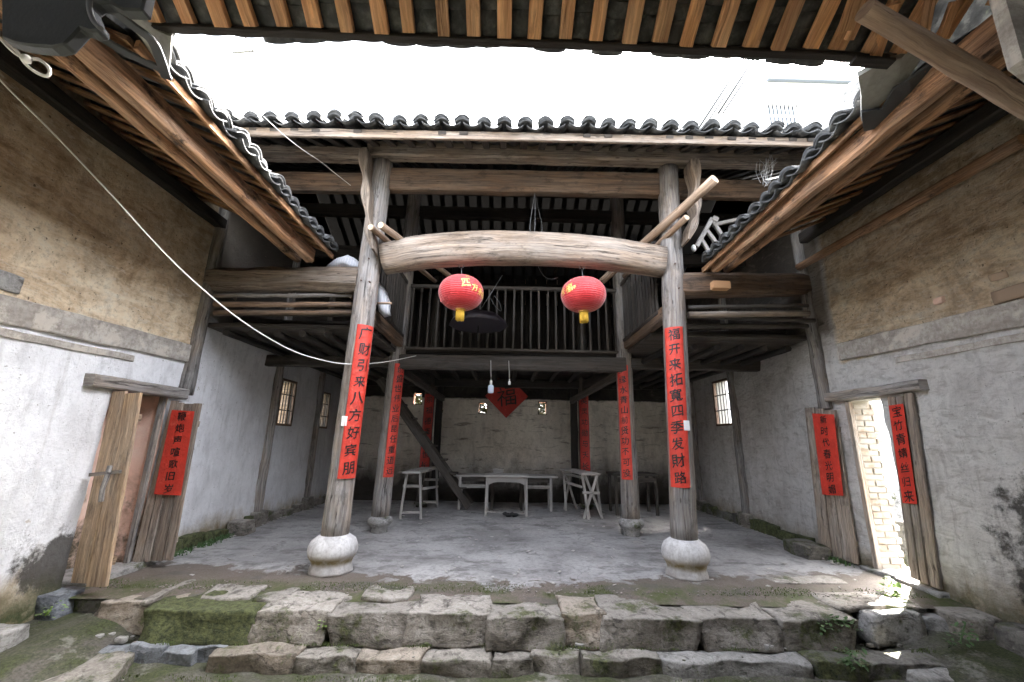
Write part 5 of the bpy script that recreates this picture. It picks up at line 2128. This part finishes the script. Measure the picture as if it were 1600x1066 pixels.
# ------------------------------------------------------------------ stone steps
random.seed(41)
US = thing('upper_step', 'upper step of large quarried stones along the front of the hall', 'stone step', (0, 4.3, -.25), kind='structure')
zt = 0.0
upper = [(95, 215, 'stone_pale', 0), (216, 392, 'stone_mossy', 0), (394, 512, 'stone', 0), (514, 641, 'stone', 0), (643, 764, 'stone', 0), (766, 878, 'stone', 0), (880, 941, 'stone_ochre', 0),
         (943, 1084, 'stone', 0), (1086, 1206, 'stone', 0), (1208, 1316, 'stone', 0)]
for k, (u0, u1, mt, _) in enumerate(upper):
    x0, x1 = P(u0, 955, z=0).x, P(u1, 955, z=0).x
    yf = 4.08 + random.uniform(-.03, .03)
    yb = 4.58 + random.uniform(-.04, .06)
    dz = random.uniform(-.03, .0)
    if k == 0:
        x1 += .35
        mt = 'stone_ochre'
        yf, yb = 4.32, 4.75
    sk = random.uniform(-.11, .11)

    def wp(p, x0=x0, x1=x1, sk=sk):
        t = (p.z + .12) / .24
        return Vector((p.x + sk * t * .6, p.y - .05 * max(0, -t) + .02, p.z))
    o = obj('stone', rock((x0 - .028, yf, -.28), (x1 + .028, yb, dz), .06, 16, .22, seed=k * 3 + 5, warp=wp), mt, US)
# flat flags behind the moss covered stone
for (u0, v0, u1, v1) in ((215, 905, 310, 940), (300, 912, 430, 935), (395, 918, 470, 940), (560, 915, 650, 935), (1310, 925, 1390, 950), (1212, 900, 1300, 912)):
    a, b = P(u0, v1, z=0), P(u1, v0, z=0)
    obj('flagstone', rock((a.x, a.y, -.06), (b.x, b.y, .004), .06, 10, .6), 'stone', US)
LS = thing('lower_step', 'lower step of broken stones below the upper step', 'stone step', (0, 3.9, -.45), kind='structure')
lower = [(110, 178, 'stone_blue'), (180, 232, 'stone_blue'), (234, 284, 'stone_blue'), (286, 326, 'stone_blue'), (330, 458, 'stone_ochre'), (460, 556, 'stone'), (558, 662, 'stone_ochre'), (666, 768, 'stone'), (770, 831, 'stone'),
         (834, 906, 'stone'), (908, 1028, 'stone'), (1032, 1256, 'stone_pale'), (1266, 1338, 'stone_dark'), (1342, 1470, 'stone_dark')]
for k, (u0, u1, mt) in enumerate(lower):
    x0, x1 = P(u0, 1022, z=-.25).x, P(u1, 1022, z=-.25).x
    yf = 3.90 + random.uniform(-.03, .03)
    yb = 4.17 + random.uniform(-.05, .03)
    if mt == 'stone_blue':
        yf += .12
    z1 = -.26 + random.uniform(-.03, .01)
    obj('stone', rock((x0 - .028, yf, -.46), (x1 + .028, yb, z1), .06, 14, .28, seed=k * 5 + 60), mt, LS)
# rubble between the rows
random.seed(44)
for k in range(46):
    x = random.uniform(-3.9, 4.2)
    y = random.uniform(4.10, 4.22)
    s = random.uniform(.02, .045)
    obj('wedge_stone', rock((x - s, y - s * .6, -.27), (x + s, y + s * .6, -.27 + s * 1.1), .02, 3, .5), random.choice(['stone', 'stone_mossy', 'stone_pale']), LS)

# big slab in the lower left corner
def quad_rock(q, z1, th, amp=.02, cuts=12, rnd=.1, **k):
    """a flat block whose top follows the four world points q"""
    q = [Vector(p) for p in q]

    def wp(p):
        a, b = (p.x + 1) / 2, (p.y + 1) / 2
        r_ = lerp(lerp(q[0], q[1], a), lerp(q[3], q[2], a), b)
        sc_ = (q[1] - q[0]).length
        return Vector((r_.x, r_.y, z1 + (p.z - 1) / 2 * th + noise.noise(Vector((r_.x * 3, r_.y * 3, th))) * amp))
    return rock((-1, -1, -1), (1, 1, 1), amp * .6, cuts, rnd, warp=wp, **k)


tag(obj('stone_slab', quad_rock([P(-80, 1110, z=-.3), P(158, 1080, z=-.3), P(214, 1020, z=-.3), P(-40, 1008, z=-.3)], -.30, .2, .03), 'stone'), 'large flat paving slab with a mossy edge at the lower left', 'paving slab')
# stones along the foot of the left wall
for lo, hi, mt, lb in (((-4.35, 3.15, -.35), (-3.95, 4.0, -.06), 'stone_pale', 'long grey stone lying at the foot of the left wall'), ((-4.35, 4.3, -.2), (-4.08, 4.56, .03), 'stone_blue', 'grey block under the foot of the tan door leaf'),
                       ((4.42, 2.9, -.5), (4.75, 4.1, .0), 'stone_dark', 'long damp boulder at the foot of the right wall'), ((4.25, 4.15, -.35), (4.68, 4.6, -.02), 'stone', 'rounded stone under the near leaf of the sunlit doorway'),
                       ((4.05, 4.3, -.35), (4.3, 4.7, -.08), 'stone_pale', 'small pale stone lit by the sun patch beside the vine'), ((3.45, 4.22, -.3), (4.0, 4.75, -.015), 'stone_pale', 'broken flat stone at the right end of the upper step'),
                       ((4.12, 5.95, -.05), (4.5, 6.45, .17), 'stone_dark', 'squared grey block against the right wall beyond the doorway'), ((3.4, 3.75, -.5), (4.4, 4.12, -.3), 'stone_pale', 'long low ledge stone crossed by the sun patch'),
                       ((-4.25, 6.85, -.04), (-4.0, 7.15, .2), 'stone', 'rough lump of stone beside the foot of the left wall post')):
    tag(obj('loose_stone', rock(lo, hi, .05, 9, .35), mt), lb, 'stone')

# loose grit and pebbles along the worn edge
random.seed(50)
bm = nb()
for k in range(520):
    if k < 420:
        x, y, z = random.uniform(-4, 4.3), random.gauss(4.68, .09), .004
        s = random.uniform(.003, .012)
    else:
        x, y, z = random.uniform(-4, 4.3), random.choice([random.gauss(3.75, .12), random.gauss(4.12, .05)]), -.30
        if y < 3.85:
            z = COURT_Z + .02
        else:
            z = -.25
        s = random.uniform(.003, .012)
    if y < 4.5 and k < 420:
        continue
    r_ = bmesh.ops.create_icosphere(bm, subdivisions=1, radius=s, matrix=Matrix.Translation((x, y, z)) @ Matrix.Rotation(random.uniform(0, 6), 4, 'Z') @ Matrix.Diagonal((1.5, 1, .6, 1)))
tag(obj('gravel', bm, 'stone'), 'pale grit scattered along the worn edge of the floor', 'gravel', kind='stuff')


# straw, dead leaves and crumbs of plaster on the hall floor
random.seed(52)
bm = nb()
for k in range(420):
    if k < 240:
        x, y = random.uniform(-3.9, 4.2), random.uniform(4.75, 10.4)
    else:
        sx = random.choice([-1, 1])
        x = (XL + .12 + abs(random.gauss(0, .12))) if sx < 0 else (XR - .16 - abs(random.gauss(0, .12)))
        y = random.uniform(5.6, 10.4)
    a = random.uniform(0, 6.28)
    l = random.uniform(.008, .035)
    w_ = l * random.uniform(.15, .7)
    dx, dy = Vector((math.cos(a), math.sin(a), 0)) * l, Vector((-math.sin(a), math.cos(a), 0)) * w_
    c = Vector((x, y, .016))
    q = [bm.verts.new(c + v_ + Vector((0, 0, random.uniform(0, .008)))) for v_ in (-dx - dy, dx - dy, dx + dy, -dx + dy)]
    t_ = [bm.verts.new(v_.co + Vector((0, 0, .006))) for v_ in q]
    bm.faces.new(t_)
    for i_ in range(4):
        bm.faces.new((q[i_], q[(i_ + 1) % 4], t_[(i_ + 1) % 4], t_[i_]))
tag(obj('debris', bm, 'furniture'), 'straw and crumbs of plaster scattered on the hall floor', 'debris', kind='stuff')


# moss cushions and grass on the step tops and at wall feet
def tufts(name, label, n, area, hgt, mat, seed, kind='stuff', lean=.5):
    random.seed(seed)
    bm = nb()
    for k in range(n):
        x, y, z = area()
        h = hgt * random.uniform(.4, 1.2)
        a = random.uniform(0, 6.28)
        w_ = h * random.uniform(.12, .3)
        dx, dy = math.cos(a), math.sin(a)
        l = h * lean * random.uniform(.2, 1.2)
        v0 = bm.verts.new((x - dy * w_, y + dx * w_, z))
        v1 = bm.verts.new((x + dy * w_, y - dx * w_, z))
        v2 = bm.verts.new((x + dx * l * .5 + dy * w_ * .8, y + dy * l * .5 - dx * w_ * .8, z + h * .7))
        v3 = bm.verts.new((x + dx * l, y + dy * l, z + h))
        bm.faces.new((v0, v1, v2, v3))
    o = obj(name, bm, mat)
    return tag(o, label, 'moss' if 'moss' in name else 'grass', kind=kind)


M_['moss_blade'] = plain('moss_blade', (.075, .105, .025), .8, var=.5)


def area_moss():
    while True:
        x = random.uniform(-4.2, 4.5)
        r_ = random.random()
        if r_ < .45:
            y, z = random.uniform(4.05, 4.2), -.255
        elif r_ < .8:
            y, z = random.uniform(3.45, 3.84), COURT_Z + .01
        else:
            y, z = random.uniform(4.6, 4.85), -.004
        if noise.noise(Vector((x * 1.7, y * 2, 4))) > -.02:
            return x, y, z


tufts('moss_tufts', 'low moss between the step stones', 16000, area_moss, .016, 'moss_blade', 60)


def area_foot():
    if random.random() < .5:
        y = random.uniform(5.6, 7.3)
        return XL + .1 + abs(random.gauss(0, .05)), y, .0
    y = random.choice([random.gauss(6.55, .1), random.gauss(5.95, .12)])
    return XR - .14 - abs(random.gauss(0, .05)), y, 0


tufts('grass_tufts', 'small weeds along the foot of the side walls', 900, area_foot, .06, 'fern', 61)


def leafy(label, pts, n, size, mat, seed, name='weed', cat='plant', spread=.05):
    random.seed(seed)
    pts = spline([Vector(p) for p in pts], 6)
    root = thing(name, label, cat, pts[0])
    bm = nb()
    tube(bm, pts, .006, 5)
    obj('stem', bm, mat, root)
    bm = nb()
    for k in range(n):
        c = random.choice(pts) + Vector((random.gauss(0, spread), random.gauss(0, spread), random.gauss(0, spread * .6)))
        a = random.uniform(0, 6.28)
        s = size * random.uniform(.6, 1.3)
        R_ = Matrix.Rotation(a, 3, 'Z') @ Matrix.Rotation(random.uniform(-.9, .3), 3, 'X')
        q = [Vector((0, 0, 0)), Vector((.38, .4, .06)), Vector((.3, .8, .04)), Vector((0, 1.1, -.08)), Vector((-.3, .8, .04)), Vector((-.38, .4, .06))]
        vs = [bm.verts.new(c + R_ @ (x_ * s)) for x_ in q]
        bm.faces.new((vs[0], vs[1], vs[2], vs[3]))
        bm.faces.new((vs[0], vs[3], vs[4], vs[5]))
    o = obj('leaves', bm, mat, root)
    o['kind'] = 'stuff'
    return root


leafy('bright green leafy vine in the sun below the right doorway', [P(1412, 985, z=-.24), P(1408, 955, y=4.45), P(1400, 930, y=4.62), P(1391, 905, y=4.72)], 110, .055, 'leaf', 70, 'leafy_vine', 'plant', .045)
leafy('low blue green fern between the steps at the right', [P(1275, 978, y=4.12), P(1300, 968, y=4.12), P(1330, 975, y=4.12)], 90, .035, 'fern', 71, 'fern', 'fern', .04)
leafy('small fern growing at the corner below the right steps', [P(1325, 1035, y=3.85), P(1330, 1020, y=3.88)], 40, .04, 'fern', 72, 'fern', 'fern', .04)
leafy('spindly weed on the bank below the right wall', [P(1500, 1005, y=3.95), P(1508, 975, y=3.98)], 45, .035, 'fern', 73, 'weed', 'plant', .05)
leafy('tiny green weed at the foot of the bright left wall', [P(70, 962, y=4.05), P(82, 948, y=4.05)], 22, .03, 'leaf', 74, 'weed', 'plant', .03)
leafy('little weed in the joint of the upper step left of centre', [P(505, 985, y=4.13), P(505, 975, y=4.13)], 26, .025, 'leaf', 75, 'weed', 'plant', .025)

# ------------------------------------------------------------------ beyond the walls
root = thing('white_house', 'overexposed white house beyond the roof with one barred window', 'house', (16, 16, 0))
hx0 = P(1040, 120, y=16).x
w0, w1 = P(1197, 160, y=16), P(1254, 205, y=16)
bm = nb()
slab_boxes(bm, 'y', 16.0, 16.3, hx0, 28, -.6, 19.6, [(w0.x, w1.x, w1.z - .4, w0.z)])
box(bm, (hx0, 16.9, -.6), (28, 24, 19.6))
obj('wall', bm, 'white_house', root)
bm = nb()
l0, l1 = P(1200, 124, y=15.9), P(1345, 131, y=15.9)
box(bm, (l0.x, 15.8, l0.z - .06), (28, 16.0, l0.z + .06))
obj('ledge', bm, 'pane', root)
bm = nb()
box(bm, (w0.x, 16.2, w1.z - .4), (w1.x, 16.22, w0.z))
win = obj('window', bm, 'pane', root)
for k in range(9):
    bm = nb()
    xx = w0.x + (w1.x - w0.x) * k / 8
    box(bm, (xx - .03, 15.98, w1.z - .4), (xx + .03, 16.04, w0.z))
    obj('bar', bm, 'white_house', win)
for zz in (w0.z - .05, (w0.z + w1.z) / 2):
    bm = nb()
    box(bm, (w0.x, 15.965, zz - .05), (w1.x, 15.99, zz + .05))
    obj('bar', bm, 'white_house', win)
# what shows through the right doorway
root = thing('neighbour_wall', 'white neighbouring wall with a red brown post seen through the doorway', 'wall', (9, 8, 0))
bm = nb()
box(bm, (9.4, 2, .55), (9.6, 14, 3.0))
obj('wall', bm, 'white_house', root)
bm = nb()
box(bm, (9.3, 2, -.6), (9.65, 14, .55))
obj('plinth', bm, 'stone_pale', root)
bm = nb()
a = P(1352, 690, x=8.2)
beam(bm, P(1368, 760, x=8.2), P(1360, 640, x=8.2), .1, .06, 3, 0)
obj('post', bm, 'red_brown', root)
bm = nb()
box(bm, (6.6, 4.0, -.6), (6.85, 12, .3))
tag(obj('low_wall', bm, 'stone_dark'), 'low dark wall just outside the right doorway', 'low wall')
# bushes behind the hall seen through the vents
random.seed(80)
root = thing('garden_bush', 'yellow green bush outside seen through the vents of the back wall', 'bush', (-.3, 12.5, 0))
bm = nb()
for k in range(6500):
    c = Vector((random.gauss(-.4, 1.6), 12.6 + random.gauss(0, .35), random.uniform(.2, 4.4))) if k < 1800 else Vector((random.uniform(-3.2, 1.6), 12.8 + random.gauss(0, .15), random.uniform(2.0, 3.4)))
    s = random.uniform(.05, .11)
    n1_ = Vector((random.uniform(-1, 1), random.uniform(-1, 1), random.uniform(-1, 1))).normalized()
    a_, b_ = frame(n1_)
    bm.faces.new([bm.verts.new(c + a_ * s), bm.verts.new(c + b_ * s * .5), bm.verts.new(c - a_ * s), bm.verts.new(c - b_ * s * .5)])
o = obj('foliage', bm, 'yellow_leaf', root)
o['kind'] = 'stuff'
bm = nb()
for xx in (-1.5, -.3, .8):
    tube(bm, [(xx, 12.6, -.6), (xx + .1, 12.6, 3.5)], .05, 6)
obj('trunk', bm, 'brown_wood', root)

# entrance hall behind the viewer closes the court
bm = nb()
box(bm, (XL - .5, -4.6, -.6), (XR + .5, -4.2, 5.0))
tag(obj('entrance_wall', bm, 'band'), 'rear wall of the entrance hall behind the viewer', 'wall')
